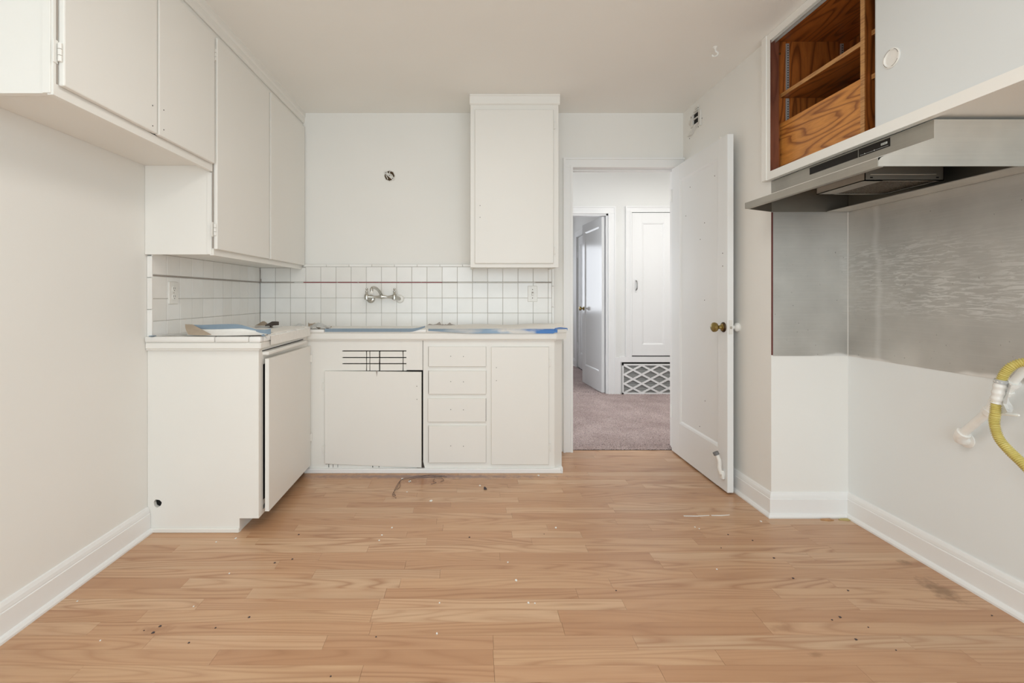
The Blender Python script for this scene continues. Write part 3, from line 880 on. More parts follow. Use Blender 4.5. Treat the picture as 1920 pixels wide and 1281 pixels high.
# ------------------------------------------------------------------ base cabinets
def hinge(parent, x, y, z, axis='y', s=1, mat='cabinet'):
    bm = new_bm()
    if axis == 'y':
        tube(bm, [(x, y-.004, z), (x, y-.004, z+.052)], 0.0042, 8)
        bevbox(bm, x-.002 if s > 0 else x-.013, x+.013 if s > 0 else x+.002, y-.003, y+.002, z+.004, z+.048, b=.001)
    else:
        tube(bm, [(x+.004, y, z), (x+.004, y, z+.052)], 0.0042, 8)
        bevbox(bm, x-.002, x+.003, y-.002 if s > 0 else y-.013, y+.013 if s > 0 else y+.002, z+.004, z+.048, b=.001)
    return obj('hinge', bm, M[mat], parent)
def knuckle_hinge(parent, y, z):
    bm = new_bm()
    for k in range(3): tube(bm, [(UX+.011, y-.005, z+.0185*k), (UX+.011, y-.005, z+.0185*k+.0165)], .0058, 10)
    bevbox(bm, UX, UX+.0035, y-.019, y-.002, z-.006, z+.062, b=.0012)
    return obj('hinge', bm, M['cabinet'], parent)
def holes(parent, pts, axis='y'):
    bm = new_bm()
    for p in pts: lathe(bm, [(0.0024, 0), (0.0024, .0006)], p, (0, -1, 0) if axis == 'y' else (1, 0, 0), 8)
    return obj('screw_holes', bm, M['dark'], parent)

# left run: solid end panel facing us, one door, pull-out board
EY = 2.28; LX = -1.007
BY = 3.055                                   # face of the back run
LXF = -1.034                                 # where the left run's face meets the back run
lc = thing('base_cabinet', 'white base cabinet with a blank end panel and hole at the left wall', 'cabinet', ((XL+LX)/2, 2.65, 0))
bm = new_bm()
plate_hole(bm, (XL+.001, LX, 0.066, 0.868), EY, EY+.018, -1.487, 0.137, 0.0185, wob=.07)
box(bm, XL+.001, -1.098, EY, EY+.018, 0.0, 0.066)
ep = obj('end_panel', bm, M['cabinet'], lc)
B('shoe_strip', M['cabinet'], ep, (XL+.02, -1.098, EY-.009, EY, 0, .021), b=.003)
# toe space and carcass
B('toe_board', M['cabinet'], lc, (-1.115, -1.100, EY+.018, BY, 0, .09))
def skew(bm):       # the run tapers slightly into the corner
    for v in bm.verts:
        v.co.x += (v.co.y - EY)/(BY - EY) * (LXF - LX)
bm = new_bm()
box(bm, LX-.02, LX, EY+.018, EY+.052, .066, .868)
box(bm, LX-.02, LX, EY+.052, BY-.001, .79, .868)
box(bm, LX-.02, LX, EY+.052, BY-.001, .066, .085)
box(bm, LX-.02, LX, BY-.03, BY-.001, .085, .79)
skew(bm); obj('face_frame', bm, M['cabinet'], lc)
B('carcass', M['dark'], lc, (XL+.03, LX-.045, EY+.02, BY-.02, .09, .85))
bm = new_bm()
prism(bm, [(2.322, .0805), (BY-.012, .052), (BY-.012, .806), (2.322, .818)], LX+.0, LX+.019, 'x')
for v in bm.verts:
    t = (v.co.y-2.322)/(BY-.012-2.322)
    v.co.x += (1-t)*0.012 + t*(LXF-LX)
dr = obj('door', bm, M['cabinet'], lc, label='door hanging slightly ajar at its near edge')
for z in (.20, .70): hinge(dr, LXF+.019, BY-.008, z, 'x', -1)
bm = new_bm()
bevbox(bm, LX-.01, LX+.030, 2.325, 2.93, .834, .852, b=.004)
skew(bm); obj('pull_out_board', bm, M['cabinet'], lc)
bm = new_bm(); box(bm, LX-.001, LX+.0008, 2.32, 2.95, .8535, .8575); skew(bm)
obj('board_gap', bm, M['dark'], lc)

# back run
XA, XZ = LXF-.004, wx(1039.5, BY)
bc = thing('base_cabinet', 'white base cabinet with a louvred sink front and four drawers on the back wall', 'cabinet', ((XA+XZ)/2, BY+.2, 0))
def fx(p): return wx(p, BY)
def fz(p): return wz(p, BY)
bm = new_bm()
# face frame: stiles and rails round the openings
for a, b, c, d in ((577, 610, 637, 878), (793.5, 803, 637, 878), (911.5, 921, 637, 878), (1029, 1039.5, 637, 878),
                   (803, 911.5, 637, 650), (803, 911.5, 687, 695), (803, 911.5, 738.5, 747), (803, 911.5, 790.3, 798), (803, 911.5, 866.5, 878),
                   (921, 1029, 637, 650), (921, 1029, 869.5, 878), (610, 793.5, 871, 878)):
    box(bm, fx(a), fx(b), BY, BY+.02, fz(d), fz(c))
ff = obj('face_frame', bm, M['cabinet'], bc)
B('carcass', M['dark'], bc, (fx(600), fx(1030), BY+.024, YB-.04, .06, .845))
# louvred sink front: rails, and slats cracked into pieces between three slots
bm = new_bm()
y0, y1 = BY-.002, BY+.016
for a, b, c, d in ((610, 642, 637, 695), (762, 792.5, 637, 694), (642, 762, 637, 657.3)): box(bm, fx(a), fx(b), y0, y1, fz(d), fz(c))
sf = obj('sink_front', bm, M['cabinet'], bc, label='louvred sink front with cracked slats')
cr = ((687.3, 1.6), (693.5, 1.4), (711.8, 2.4), (755.8, 1.6))
for za, zb in ((659.3, 669.6), (671.6, 681.0), (683.0, 695)):
    xs = 642
    for c, wd in cr + ((762, 0),):
        e = c - wd/2 if wd else 762
        if e - xs > 1:
            bm = new_bm(); t = rt.uniform(-.5, .5)
            prism(bm, [(fx(xs), fz(zb)), (fx(e+t*.4), fz(zb)), (fx(e-t*.6), fz(za)), (fx(xs), fz(za))], y0+rt.uniform(0, .002), y1, 'y')
            obj('slat', bm, M['cabinet'], sf)
        xs = c + wd/2
def slab(name, pts, y0, y1, label=None, b=.0025):
    bm = new_bm(); prism(bm, [(fx(a), fz(c)) for a, c in pts], y0, y1, 'y')
    bmesh.ops.bevel(bm, geom=[e for e in bm.edges if abs(e.verts[0].co.y-y0) < 1e-5 and abs(e.verts[1].co.y-y0) < 1e-5], offset=b, segments=1, affect='EDGES')
    return obj(name, bm, M['cabinet'], bc, label=label)
dl = slab('door', [(610, 868.8), (790.6, 875.8), (790.6, 697.2), (609.5, 695.2)], BY-.016, BY+.003, 'crooked sink door with a dark gap down its right edge')
holes(dl, [(fx(a), BY-.0161, fz(c)) for a, c in ((782, 723.5), (782.3, 748))])
for z in (842, 724): hinge(dl, fx(608.2), BY-.004, fz(z+8), 'y', -1)
prism(bm := new_bm(), [(fx(781), fz(877.8)), (fx(796.5), fz(877.6)), (fx(794), fz(868)), (fx(793), fz(863)), (fx(791.6), fz(863))], BY-.0008, BY+.004, 'y')
obj('torn_corner', bm, M['scrap_dark'], bc)
bm = new_bm()
box(bm, fx(791.0), fx(793.6), BY+.0003, BY+.003, fz(870), fz(695.5))
for a, b in ((612, 617), (624.2, 625), (633, 633.6), (698.2, 699.6), (710, 711.2)): box(bm, fx(a) if b-a < 3 else fx(616), fx(b), BY-.0006, BY+.002, fz(876.5), fz(870))
obj('dark_gaps', bm, M['dark'], bc)
for a, b, c, d, hy in ((803.8, 911.2, 649.6, 687, 667.5), (804, 911.2, 695, 738.7, 714.8), (802.6, 910.8, 746.4, 790.4, 767), (803.8, 911.2, 797.8, 866.5, 834.8)):
    dw = slab('drawer', [(a, d), (b, d), (b, c), (a, c)], BY-.016, BY+.004)
    holes(dw, [(fx(845.3), BY-.0161, fz(hy)), (fx(868.9), BY-.0161, fz(hy+.6))])
dr2 = slab('door', [(921, 870), (1028.4, 870), (1028.4, 650.2), (921, 650.2)], BY-.016, BY+.004)
holes(dr2, [(fx(930.5), BY-.0161, fz(688.8)), (fx(930.5), BY-.0161, fz(713))])
for z in (688, 846): hinge(dr2, fx(1029.2), BY-.004, fz(z), 'y', 1)
# slanting end towards the door casing
XW = 0.585
bm = new_bm(); prism(bm, [(XZ-.001, BY+.001), (XW, BY+.042), (XW, YB-.003), (XW-.018, YB-.003), (XW-.018, BY+.055), (XZ-.02, BY+.02)], fz(877.5), fz(637), 'z')
obj('chamfered_end', bm, M['cabinet'], bc)
bm = new_bm()
prism(bm, [(LXF-.02, 0), (wx(1056, BY-.022), 0), (wx(1053.3, BY-.022), .012), (wx(1052, BY-.022), .030), (LXF-.02, .030)], BY-.022, BY+.002, 'y')
bmesh.ops.bevel(bm, geom=[e for e in bm.edges if abs(e.verts[0].co.y-(BY-.022)) < 1e-5 and abs(e.verts[1].co.y-(BY-.022)) < 1e-5], offset=.004, segments=1, affect='EDGES')
box(bm, XZ+.005, XW, BY+.003, YB-.004, 0, .028)
obj('kick_strip', bm, M['trim'], bc)
bm = new_bm()       # peeled paint patches
prism(bm, [(fx(620.5), fz(638.2)), (fx(625), fz(637.6)), (fx(623.6), fz(643))], BY-.0006, BY+.001, 'y')
prism(bm, [(fx(705.8), fz(695)), (fx(709), fz(695)), (fx(707.4), fz(706))], BY-.0168, BY-.015, 'y')
obj('peeled_paint', bm, M['liner_grey'], bc)

# ------------------------------------------------------------------ countertop (continuous L-shaped, tiled edge)
ct = thing('countertop', 'white L-shaped tiled countertop with rounded edge tiles over both base cabinets', 'countertop', (-0.6, 3.1, 0.84))
CL, CB = 0.930, 0.911          # tops at the left and back runs (the old run sags)
bm = new_bm()
yF = EY - .024
prism(bm, [(XL+.001, yF+.01), (LX+.012, yF+.01), (LXF+.012, BY-.02), (XL+.001, BY-.02)], .872, CL-.004, 'z')
prism(bm, [(XL+.001, BY-.02), (LXF+.01, BY-.02), (XZ+.012, BY-.02), (.606, BY+.024), (.606, YB-.003), (XL+.001, YB-.003)], .868, CB-.004, 'z')
obj('top', bm, M['cabinet'], ct)
bm = new_bm()
bevbox(bm, XL+.002, LX+.018, yF+.002, yF+.03, .870, .9025, b=.005)
bb = new_bm(); bevbox(bb, LX-.004, LX+.0175, yF+.006, BY-.03, .8702, .9023, b=.004); skew(bb); merge(bm, bb)
bevbox(bm, LXF-.002, XZ+.012, BY-.026, BY, .846, .889, b=.005)
prism(bm, [(XZ+.0115, BY-.0255), (.610, BY+.020), (.610, YB-.004), (.590, YB-.004), (.590, BY+.03), (XZ-.01, BY)], .8465, .8885, 'z')
prism(bm, [(XZ+.016, BY-.030), (.614, BY+.018), (.614, YB-.004), (.590, YB-.004), (.590, BY+.03), (XZ-.01, BY)], .8895, CB, 'z')
obj('apron', bm, M['cabinet'], ct)
B('apron_bead', M['cabinet'], ct, (XL+.002, LX+.010, yF+.008, yF+.02, .864, .872), (LXF-.002, XZ+.008, BY-.018, BY-.0005, .840, .848), b=.002)
xs = [XL+.003] + [wx(p, yF) for p in (402.7, 466.5)] + [LX+.022]
for a, b in zip(xs, xs[1:]):
    bm = new_bm(); bevbox(bm, a+.0008, b-.0008, yF-.004, yF+.035, .9030, CL, b=.007, seg=2)
    obj('edge_tile', bm, M['tile'], ct, smooth=True)
y = yF + .036
while y < BY - .05:
    y2 = min(y+.16, BY-.03)
    bb = new_bm(); bevbox(bb, LX-.012, LX+.024, y+.0006, y2-.0006, .9030, CL, b=.007, seg=2); skew(bb)
    obj('edge_tile', bb, M['tile'], ct, smooth=True); y = y2
px_ = [578, 608, 655.5, 704, 751.6, 799.5, 847, 895, 943, 991, 1043]
for a, b in zip(px_, px_[1:]):
    bm = new_bm(); bevbox(bm, wx(a, BY-.03)+.0006, wx(b, BY-.03)-.0006, BY-.032, BY+.008, .8895, CB+rt.uniform(-.001, .001), b=.006, seg=2)
    obj('edge_tile', bm, M['tile'], ct, smooth=True)
# field tiles of the left run's top, where the papers leave it bare
bm = new_bm()
y = yF + .036
while y < BY-.06:
    x = XL + .026
    while x < LX - .03:
        bevbox(bm, x, min(x+.107, LX-.014), y, y+.107, CL-.004, CL-.001, b=.001); x += .1088
    y += .1088
obj('field_tiles', bm, M['tile'], ct, kind='stuff')

# ------------------------------------------------------------------ wall cabinets, left
UX = -1.211            # face-frame plane
UY0, UY1 = 1.394, 2.262
ZB1, ZB2, ZT = 1.705, 1.313, 2.366
def wall_cab(name, label, y0, y1, zb, rec, door_ys, zd0, zd1, hy):
    c = thing(name, label, 'cabinet', ((XL+UX)/2, (y0+y1)/2, zb))
    B('end_panel', M['cabinet'], c, (XL+.001, UX-.008, y0, y0+.018, zb+.004, ZT))
    B('bottom_panel', M['cabinet'], c, (XL+.001, UX-.018, y0+.018, y1-.001, zb+rec, zb+rec+.016))
    bm = new_bm()
    for a, b in ((y0-.0, y0+.045), (y1-.045, y1-.0005)): box(bm, UX-.018, UX, a, b, zb, ZT)
    box(bm, UX-.018, UX, y0+.045, y1-.045, zb, zd0+.006); box(bm, UX-.018, UX, y0+.045, y1-.045, zd1-.006, ZT)
    m_ = (door_ys[0][1] + door_ys[1][0])/2
    box(bm, UX-.018, UX, m_-.02, m_+.02, zd0, zd1)
    obj('face_frame', bm, M['cabinet'], c)
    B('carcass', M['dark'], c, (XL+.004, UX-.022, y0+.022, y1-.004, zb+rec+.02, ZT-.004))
    ds = []
    for a, b in door_ys:
        bm = new_bm(); bevbox(bm, UX+.001, UX+.019, a, b, zd0, zd1, b=.004, seg=2)
        ds.append(obj('door', bm, M['cabinet'], c, smooth=False))
    return c, ds
XD = UX + .019
c1, ds = wall_cab('wall_cabinet', 'white two-door wall cabinet hung high on the left wall over empty space', UY0, UY1, ZB1, .030,
                  ((wy(120.5, XD), wy(295.5, XD)), (wy(298.5, XD), 2.238)), 1.737, 2.334, None)
for z in (1.805, 2.235): knuckle_hinge(ds[0], wy(120.5, XD), z)
holes(ds[0], [(XD+.0001, wy(286, XD), wz(198, wy(286, XD))), (XD+.0001, wy(286.2, XD), wz(236, wy(286, XD)))], 'x')
holes(ds[1], [(XD+.0001, wy(307, XD), wz(206.5, wy(307, XD))), (XD+.0001, wy(307, XD), wz(243.5, wy(307, XD)))], 'x')
c2, ds2 = wall_cab('wall_cabinet', 'tall white two-door wall cabinet on the left wall above the tile splashback', UY1, YB-.001, ZB2, .012,
                   ((wy(407.5, XD), wy(505, XD)), (wy(508, XD), 3.448)), 1.341, 2.336, None)
for z in (1.405, 2.225): knuckle_hinge(ds2[0], wy(407.5, XD), z)
bm = new_bm()
box(bm, UX-.0005, UX+.0012, wy(407.5, XD)-.008, wy(407.5, XD)-.0005, 1.345, 2.33)
obj('door_gap', bm, M['liner_grey'], c2)
bm = new_bm()
box(bm, UX-.0005, UX+.0012, wy(120.5, XD)-.006, wy(120.5, XD)-.0005, 1.74, 2.33)
obj('door_gap', bm, M['liner_grey'], c1)
o = B('end_stop_strip', M['cabinet'], c2, (UX-.030, UX-.007, UY1-.004, UY1, ZB2+.004, 1.703), b=.001)
o = B('end_stop_strip', M['cabinet'], c1, (UX-.030, UX-.007, UY0-.004, UY0, ZB1+.004, ZT), b=.001)

# wall cabinet on the back wall
RY = 3.155
def gx(p): return wx(p, RY)
def gz(p): return wz(p, RY)
c3 = thing('wall_cabinet', 'narrow white one-door wall cabinet on the back wall beside the doorway', 'cabinet', (gx(964.5), 3.3, gz(501)))
bm = new_bm()
XA3, XB3 = gx(882.3), gx(1047)
for bx in ((XA3, gx(891), RY, RY+.02, gz(501.5), 2.43), (gx(1037), XB3, RY, RY+.02, gz(501.5), 2.43), (gx(891), gx(1037), RY, RY+.02, gz(501.5), gz(493)), (gx(891), gx(1037), RY, RY+.02, gz(209), 2.43)): box(bm, *bx)
obj('face_frame', bm, M['cabinet'], c3)
B('side_panels', M['cabinet'], c3, (XA3, XA3+.018, RY+.02, YB-.001, gz(501.5)+.002, H-.001), (XB3-.018, XB3, RY+.02, YB-.001, gz(501.5)+.002, H-.001))
B('bottom_panel', M['cabinet'], c3, (XA3+.018, XB3-.018, RY+.02, YB-.001, gz(501.5)+.008, gz(501.5)+.024))
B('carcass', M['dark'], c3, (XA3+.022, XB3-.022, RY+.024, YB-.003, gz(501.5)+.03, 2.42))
bm = new_bm(); bevbox(bm, gx(890.3), gx(1037.2), RY-.017, RY+.001, gz(494.4), gz(207), b=.003)
d5 = obj('door', bm, M['cabinet'], c3)
holes(d5, [(gx(900), RY-.0171, gz(386.5)), (gx(900), RY-.0171, gz(408.5))])
for z in (478, 243): hinge(d5, gx(1038.4), RY-.004, gz(z), 'y', 1)
bm = new_bm()
run(bm, [(0, 2.376), (.004, 2.376), (.010, 2.384), (.012, 2.40), (.016, 2.428), (.020, 2.432), (.020, H-.0005), (0, H-.0005)], (XA3-.006, RY), (XB3+.008, RY), (0, -1))
obj('crown', bm, M['cabinet'], c3)

# ------------------------------------------------------------------ fittings on the back and side walls
# open junction box
jx, jz = wx(730.5, YB), wz(330, YB)
jb = thing('junction_box', 'open octagonal ceiling-style electrical box with paint-spattered strap on the back wall', 'electrical box', (jx, YB, jz-.045))
bm = lathe(new_bm(), [(.042, -.001), (.042, .006), (.037, .006), (.036, .001)], (jx, YB, jz), (0, -1, 0), 8)
obj('box_rim', bm, M['painted_metal'], jb, M=None)
bm = lathe(new_bm(), [(.036, .0008), (.036, .0018)], (jx, YB, jz), (0, -1, 0), 8)
obj('box_back', bm, M['dark_brass'], jb)
Mr = Matrix.Translation((jx, YB, jz)) @ Matrix.Rotation(math.radians(40), 4, 'Y')
bm = new_bm(); bevbox(bm, -.046, .046, -.010, -.006, -.0095, .0095, b=.001)
st = obj('mounting_strap', bm, M['painted_metal'], jb, M=Mr)
bm = new_bm()
for a in (-.032, .0, .031): lathe(bm, [(.0035, .0), (.0035, .0008)], (a, -.0101, 0), (0, -1, 0), 8)
obj('strap_holes', bm, M['dark'], st, M=Mr)
bm = new_bm()
tube(bm, spline([(jx+.004, YB-.002, jz+.036), (jx+.002, YB-.012, jz+.015), (jx+.018, YB-.012, jz+.004), (jx+.026, YB-.004, jz-.012)], 4), .0032, 6)
tube(bm, spline([(jx-.026, YB-.003, jz+.004), (jx-.018, YB-.012, jz-.010), (jx-.012, YB-.006, jz-.026)], 4), .0032, 6)
obj('wires', bm, M['painted_metal'], jb)

# open box on the right wall above the door
ey, ez = 3.265, 2.322
eb = thing('electrical_box', 'open rectangular electrical box with bent metal bracket high on the right wall', 'electrical box', (XF, ey, ez-.06))
def rim(x0, x1, y0, y1, z0, z1, t): return ((x0, x1, y0, y0+t, z0, z1), (x0, x1, y1-t, y1, z0, z1), (x0, x1, y0+t, y1-t, z0, z0+t), (x0, x1, y0+t, y1-t, z1-t, z1))
B('box_rim', M['painted_metal'], eb, *rim(XF-.009, XF-.0005, 3.215, 3.335, 2.285, 2.368, .006))
B('box_back', M['dark'], eb, (XF-.003, XF-.0008, 3.221, 3.329, 2.291, 2.362))
B('bracket', M['painted_metal'], eb, (XF-.014, XF-.0005, 3.186, 3.192, 2.255, 2.362), (XF-.006, XF-.0005, 3.192, 3.215, 2.262, 2.352), b=.001)
B('divider', M['painted_metal'], eb, (XF-.016, XF-.003, 3.288, 3.300, 2.291, 2.362), b=.001)
B('cross_bar', M['painted_metal'], eb, (XF-.014, XF-.005, 3.221, 3.288, 2.322, 2.328))
B('side_plate', M['painted_metal'], eb, (XF-.008, XF-.004, 3.301, 3.329, 2.291, 2.345))
prism(bm := new_bm(), [(3.225, 2.284), (3.262, 2.284), (3.372, 2.238), (3.318, 2.236)], XF-.016, XF-.001, 'x')
obj('lower_ear', bm, M['painted_metal'], eb)
B('upper_ear', M['painted_metal'], eb, (XF-.012, XF-.001, 3.222, 3.285, 2.374, 2.382), (XF-.010, XF-.001, 3.222, 3.270, 2.390, 2.402), b=.001)
bm = tube(new_bm(), spline([(XF-.004, 3.325, 2.35), (XF-.014, 3.335, 2.335), (XF-.012, 3.345, 2.32), (XF-.003, 3.352, 2.312)], 4), .004, 6)
obj('wire', bm, M['painted_metal'], eb)
bm = new_bm()
for y, z in ((3.352, 2.346), (3.365, 2.225), (3.235, 2.262), (3.183, 2.30)): lathe(bm, [(.004, 0), (.004, .0006)], (XF-.0004, y, z), (-1, 0, 0), 6)
obj('nail_holes', bm, M['dark'], eb, kind='stuff')

# outlet and switch
oy0, oy1 = 2.396, 2.473
ol = thing('outlet', 'painted duplex outlet on the left tile splashback', 'outlet', (XT, (oy0+oy1)/2, 1.08))
bm = new_bm(); bevbox(bm, XT-.001, XT+.0065, oy0, oy1, 1.080, 1.194, b=.003)
obj('cover_plate', bm, M['plastic'], ol)
oc = (oy0+oy1)/2
for z in (1.117, 1.157):
    bm = lathe(new_bm(), [(.0165, 0), (.0165, .003), (.015, .004)], (XT+.0060, oc, z), (1, 0, 0), 18)
    rc_ = obj('receptacle', bm, M['plastic'], ol)
    bm = new_bm()
    for dy in (-.0062, .0062): box(bm, XT+.0098, XT+.0104, oc+dy-.0011, oc+dy+.0011, z-.001, z+.008)
    lathe(bm, [(.0025, 0), (.0025, .0005)], (XT+.0098, oc, z-.008), (1, 0, 0), 8)
    obj('slots', bm, M['dark'], rc_)
obj('plate_screw', lathe(new_bm(), [(.003, 0), (.003, .001)], (XT+.0064, oc, 1.137), (1, 0, 0), 8), M['liner_grey'], ol)
sx0, sx1 = wx(989.5, YT-.006), wx(1007.5, YT-.006)
sw = thing('light_switch', 'white toggle light switch on the tiles beside the doorway', 'switch', ((sx0+sx1)/2, YT, 1.08))
bm = new_bm(); bevbox(bm, sx0, sx1, YT-.0065, YT+.001, 1.081, 1.195, b=.003)
obj('cover_plate', bm, M['plastic'], sw)
sc_ = (sx0+sx1)/2
B('toggle_slot', M['liner_grey'], sw, (sc_-.0065, sc_+.0065, YT-.0072, YT-.006, 1.124, 1.152))
B('toggle', M['plastic'], sw, (sc_-.0045, sc_+.0045, YT-.016, YT-.0065, 1.126, 1.142), b=.001)
bm = new_bm()
for z in (1.108, 1.168): lathe(bm, [(.0035, 0), (.0035, .0008)], (sc_, YT-.0064, z), (0, -1, 0), 8)
obj('plate_screws', bm, M['dark_brass'], sw)

# wall-mounted faucet
fc = thing('faucet', 'tarnished chrome wall-mounted bridge faucet on the back tiles', 'faucet', (-0.63, YT, 1.04))
fy = 3.385
xa, xb = wx(687.5, fy), wx(739.5, fy); zc = wz(557, fy)
for x in (xa, xb):
    xw = x + .018 if x == xa else x + .030
    zw = zc - .014
    bm = lathe(new_bm(), [(.030, 0), (.030, .004), (.026, .009), (.018, .012)], (xw, YT-.0015, zw), (0, -1, 0), 24)
    es = obj('escutcheon', bm, M['plastic'] if x == xb else M['chrome'], fc, smooth=True)
    bm = tube(new_bm(), [(xw, YT-.004, zw), (x+.004, fy+.012, zc-.002)], [.014, .013], 12)
    obj('inlet', bm, M['chrome'], es, smooth=True)
bm = new_bm()
tube(bm, [(xa+.0, fy, zc+.002), (xa+.02, fy, zc), (xa+.045, fy, zc-.001), (xa+.075, fy, zc), (xa+.095, fy, zc+.001), (xa+.105, fy, zc+.001), (xa+.115, fy, zc+.001), (xa+.135, fy, zc), (xb-.045, fy, zc-.001), (xb-.02, fy, zc), (xb, fy, zc+.002)],
     [.014, .013, .0085, .0085, .014, .017, .014, .0085, .0085, .013, .014], 14)
obj('bridge', bm, M['chrome'], fc, smooth=True)
for x in (xa, xb):
    bm = lathe(new_bm(), [(.006, -.022), (.016, -.018), (.0175, .0), (.0165, .014), (.010, .022), (.008, .030), (.010, .033), (.010, .040), (.0065, .043), (.0065, .050), (.0085, .053), (.008, .060), (.002, .064)], (x, fy, zc), (0, 0, 1), 18)
    obj('valve_body', bm, M['chrome'], fc, smooth=True, label='valve body with bare handle stem')
pp = [(715, 553, 3.385), (711.5, 546.5, 3.345), (706.5, 541.5, 3.29), (700.5, 539, 3.24), (697.2, 541, 3.215), (696.8, 545, 3.21), (697, 548, 3.21)]
bm = tube(new_bm(), spline([(wx(a, d), d, wz(b, d)) for a, b, d in pp], 5), .0105, 12)
sp = obj('spout', bm, M['chrome'], fc, smooth=True, label='spout swung up and to one side')
bm = lathe(new_bm(), [(.0115, 0), (.0125, .004), (.0125, .012), (.0105, .016)], (wx(697, 3.21), 3.21, wz(550.8, 3.21)), (0, 0, 1), 14)
obj('aerator', bm, M['plastic'], sp, smooth=True)

# swag hook on the ceiling
hx_, hy_ = 1.295, 2.547
bm = lathe(new_bm(), [(.012, 0), (.012, .003), (.008, .007), (.005, .012)], (hx_, hy_, H), (0, 0, -1), 14)
tube(bm, spline([(hx_, hy_, H-.008), (hx_+.002, hy_, H-.022), (hx_+.014, hy_, H-.032), (hx_+.008, hy_, H-.047), (hx_-.010, hy_, H-.050), (hx_-.018, hy_, H-.042)], 6), .0045, 8)
tag(obj('ceiling_hook', bm, M['plastic'], smooth=True), 'small white painted swag hook screwed into the ceiling near the right wall', 'hook')

# ------------------------------------------------------------------ range alcove: cabinet, hood, steel sheets, gas pipe
AX = 1.50
rcab = thing('wall_cabinet', 'open plywood wall cabinet with a white sliding door over the range hood', 'cabinet', (1.71, 1.5, 1.705))
CY0, CYE = 0.40, 2.475
yo = 2.409                                     # far edge of the opening
bm = new_bm()
box(bm, AX, AX+.028, yo, CYE, 1.707, H-.001)
box(bm, AX, AX+.028, CY0, yo, 1.707, 1.747)
box(bm, AX, AX+.028, CY0, yo, 2.404, H-.001)
box(bm, AX, AX+.028, CY0, CY0+.06, 1.747, 2.404)
obj('face_frame', bm, M['cabinet'], rcab)
B('frame_stile_side', M['cabinet'], rcab, (AX-.004, AX, yo+.028, CYE, 1.709, H-.002))
B('stained_stile', M['stained'], rcab, (AX+.0005, AX+.042, yo-.0025, yo+.018, 1.747, 2.404), label='oxblood stained inner edge of the frame')
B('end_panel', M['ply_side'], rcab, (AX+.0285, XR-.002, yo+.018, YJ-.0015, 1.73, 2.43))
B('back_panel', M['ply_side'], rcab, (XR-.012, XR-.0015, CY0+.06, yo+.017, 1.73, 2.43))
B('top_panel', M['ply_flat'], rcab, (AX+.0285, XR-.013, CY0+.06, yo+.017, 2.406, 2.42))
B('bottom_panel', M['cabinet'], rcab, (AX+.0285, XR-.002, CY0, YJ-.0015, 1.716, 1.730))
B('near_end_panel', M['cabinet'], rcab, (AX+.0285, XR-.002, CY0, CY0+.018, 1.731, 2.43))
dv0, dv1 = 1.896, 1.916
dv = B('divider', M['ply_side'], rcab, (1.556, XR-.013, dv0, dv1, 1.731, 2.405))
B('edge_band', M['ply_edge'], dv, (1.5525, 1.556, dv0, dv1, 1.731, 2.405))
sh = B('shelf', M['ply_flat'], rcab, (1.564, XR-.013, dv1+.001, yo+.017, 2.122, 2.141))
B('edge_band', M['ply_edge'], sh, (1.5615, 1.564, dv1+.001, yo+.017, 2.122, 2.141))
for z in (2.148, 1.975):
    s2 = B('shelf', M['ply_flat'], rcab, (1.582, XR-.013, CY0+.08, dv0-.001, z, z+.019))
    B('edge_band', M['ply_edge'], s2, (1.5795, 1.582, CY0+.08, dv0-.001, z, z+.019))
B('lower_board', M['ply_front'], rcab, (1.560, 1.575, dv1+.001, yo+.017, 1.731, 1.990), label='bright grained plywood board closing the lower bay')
for x in (1.597, 1.872):
    for z0, z1 in ((1.80, 2.118), (2.146, 2.395)):
        sp_ = B('shelf_standard', M['zinc'], rcab, (x-.008, x+.008, yo+.0145, yo+.018, z0, z1))
        bm = new_bm(); z = z0 + .012
        while z < z1 - .008: box(bm, x-.001, x+.005, yo+.0140, yo+.0148, z, z+.004); z += .0125
        obj('slots', bm, M['dark'], sp_)
bm = new_bm(); box(bm, AX+.003, AX+.026, CY0+.06, yo-.002, 2.398, 2.4035); box(bm, AX+.003, AX+.005, CY0+.06, yo-.002, 2.390, 2.398); box(bm, AX+.024, AX+.026, CY0+.06, yo-.002, 2.390, 2.398)
obj('door_track', bm, M['zinc'], rcab)
sd = B('sliding_door', M['slider'], rcab, (AX+.007, AX+.021, CY0+.062, 1.788, 1.7485, 2.397), label='smooth white sliding door with round finger pull')
B('edge_strip', M['zinc'], sd, (AX+.006, AX+.022, 1.7885, 1.7905, 1.7485, 2.397))
py_, pz_ = 901*AX/(1671.5-CX)*1.0047, None
yp = wy(1671.5, AX+.006); zp = wz(109, yp)
bm = lathe(new_bm(), [(.035, 0), (.035, .0025), (.032, .004), (.029, .004), (.027, .002), (.024, -.0005), (.0, -.001)], (AX+.0068, yp, zp), (-1, 0, 0), 32)
fp = obj('finger_pull', bm, M['plastic'], sd, smooth=True)
bm = new_bm()
for a0, a1 in ((.5, 1.5), (2.0, 2.9), (3.6, 4.6), (5.2, 6.0)):
    tube(bm, [(AX+.0029, yp+.0305*math.cos(a0+(a1-a0)*k/6), zp+.0305*math.sin(a0+(a1-a0)*k/6)) for k in range(7)], .0007, 5)
obj('pull_ring', bm, M['dark_brass'], fp)
obj('screw', lathe(new_bm(), [(.0055, 0), (.005, .002), (.0, .003)], (1.560, yo+.0182, 2.345), (0, -1, 0), 10), M['brass'], rcab)

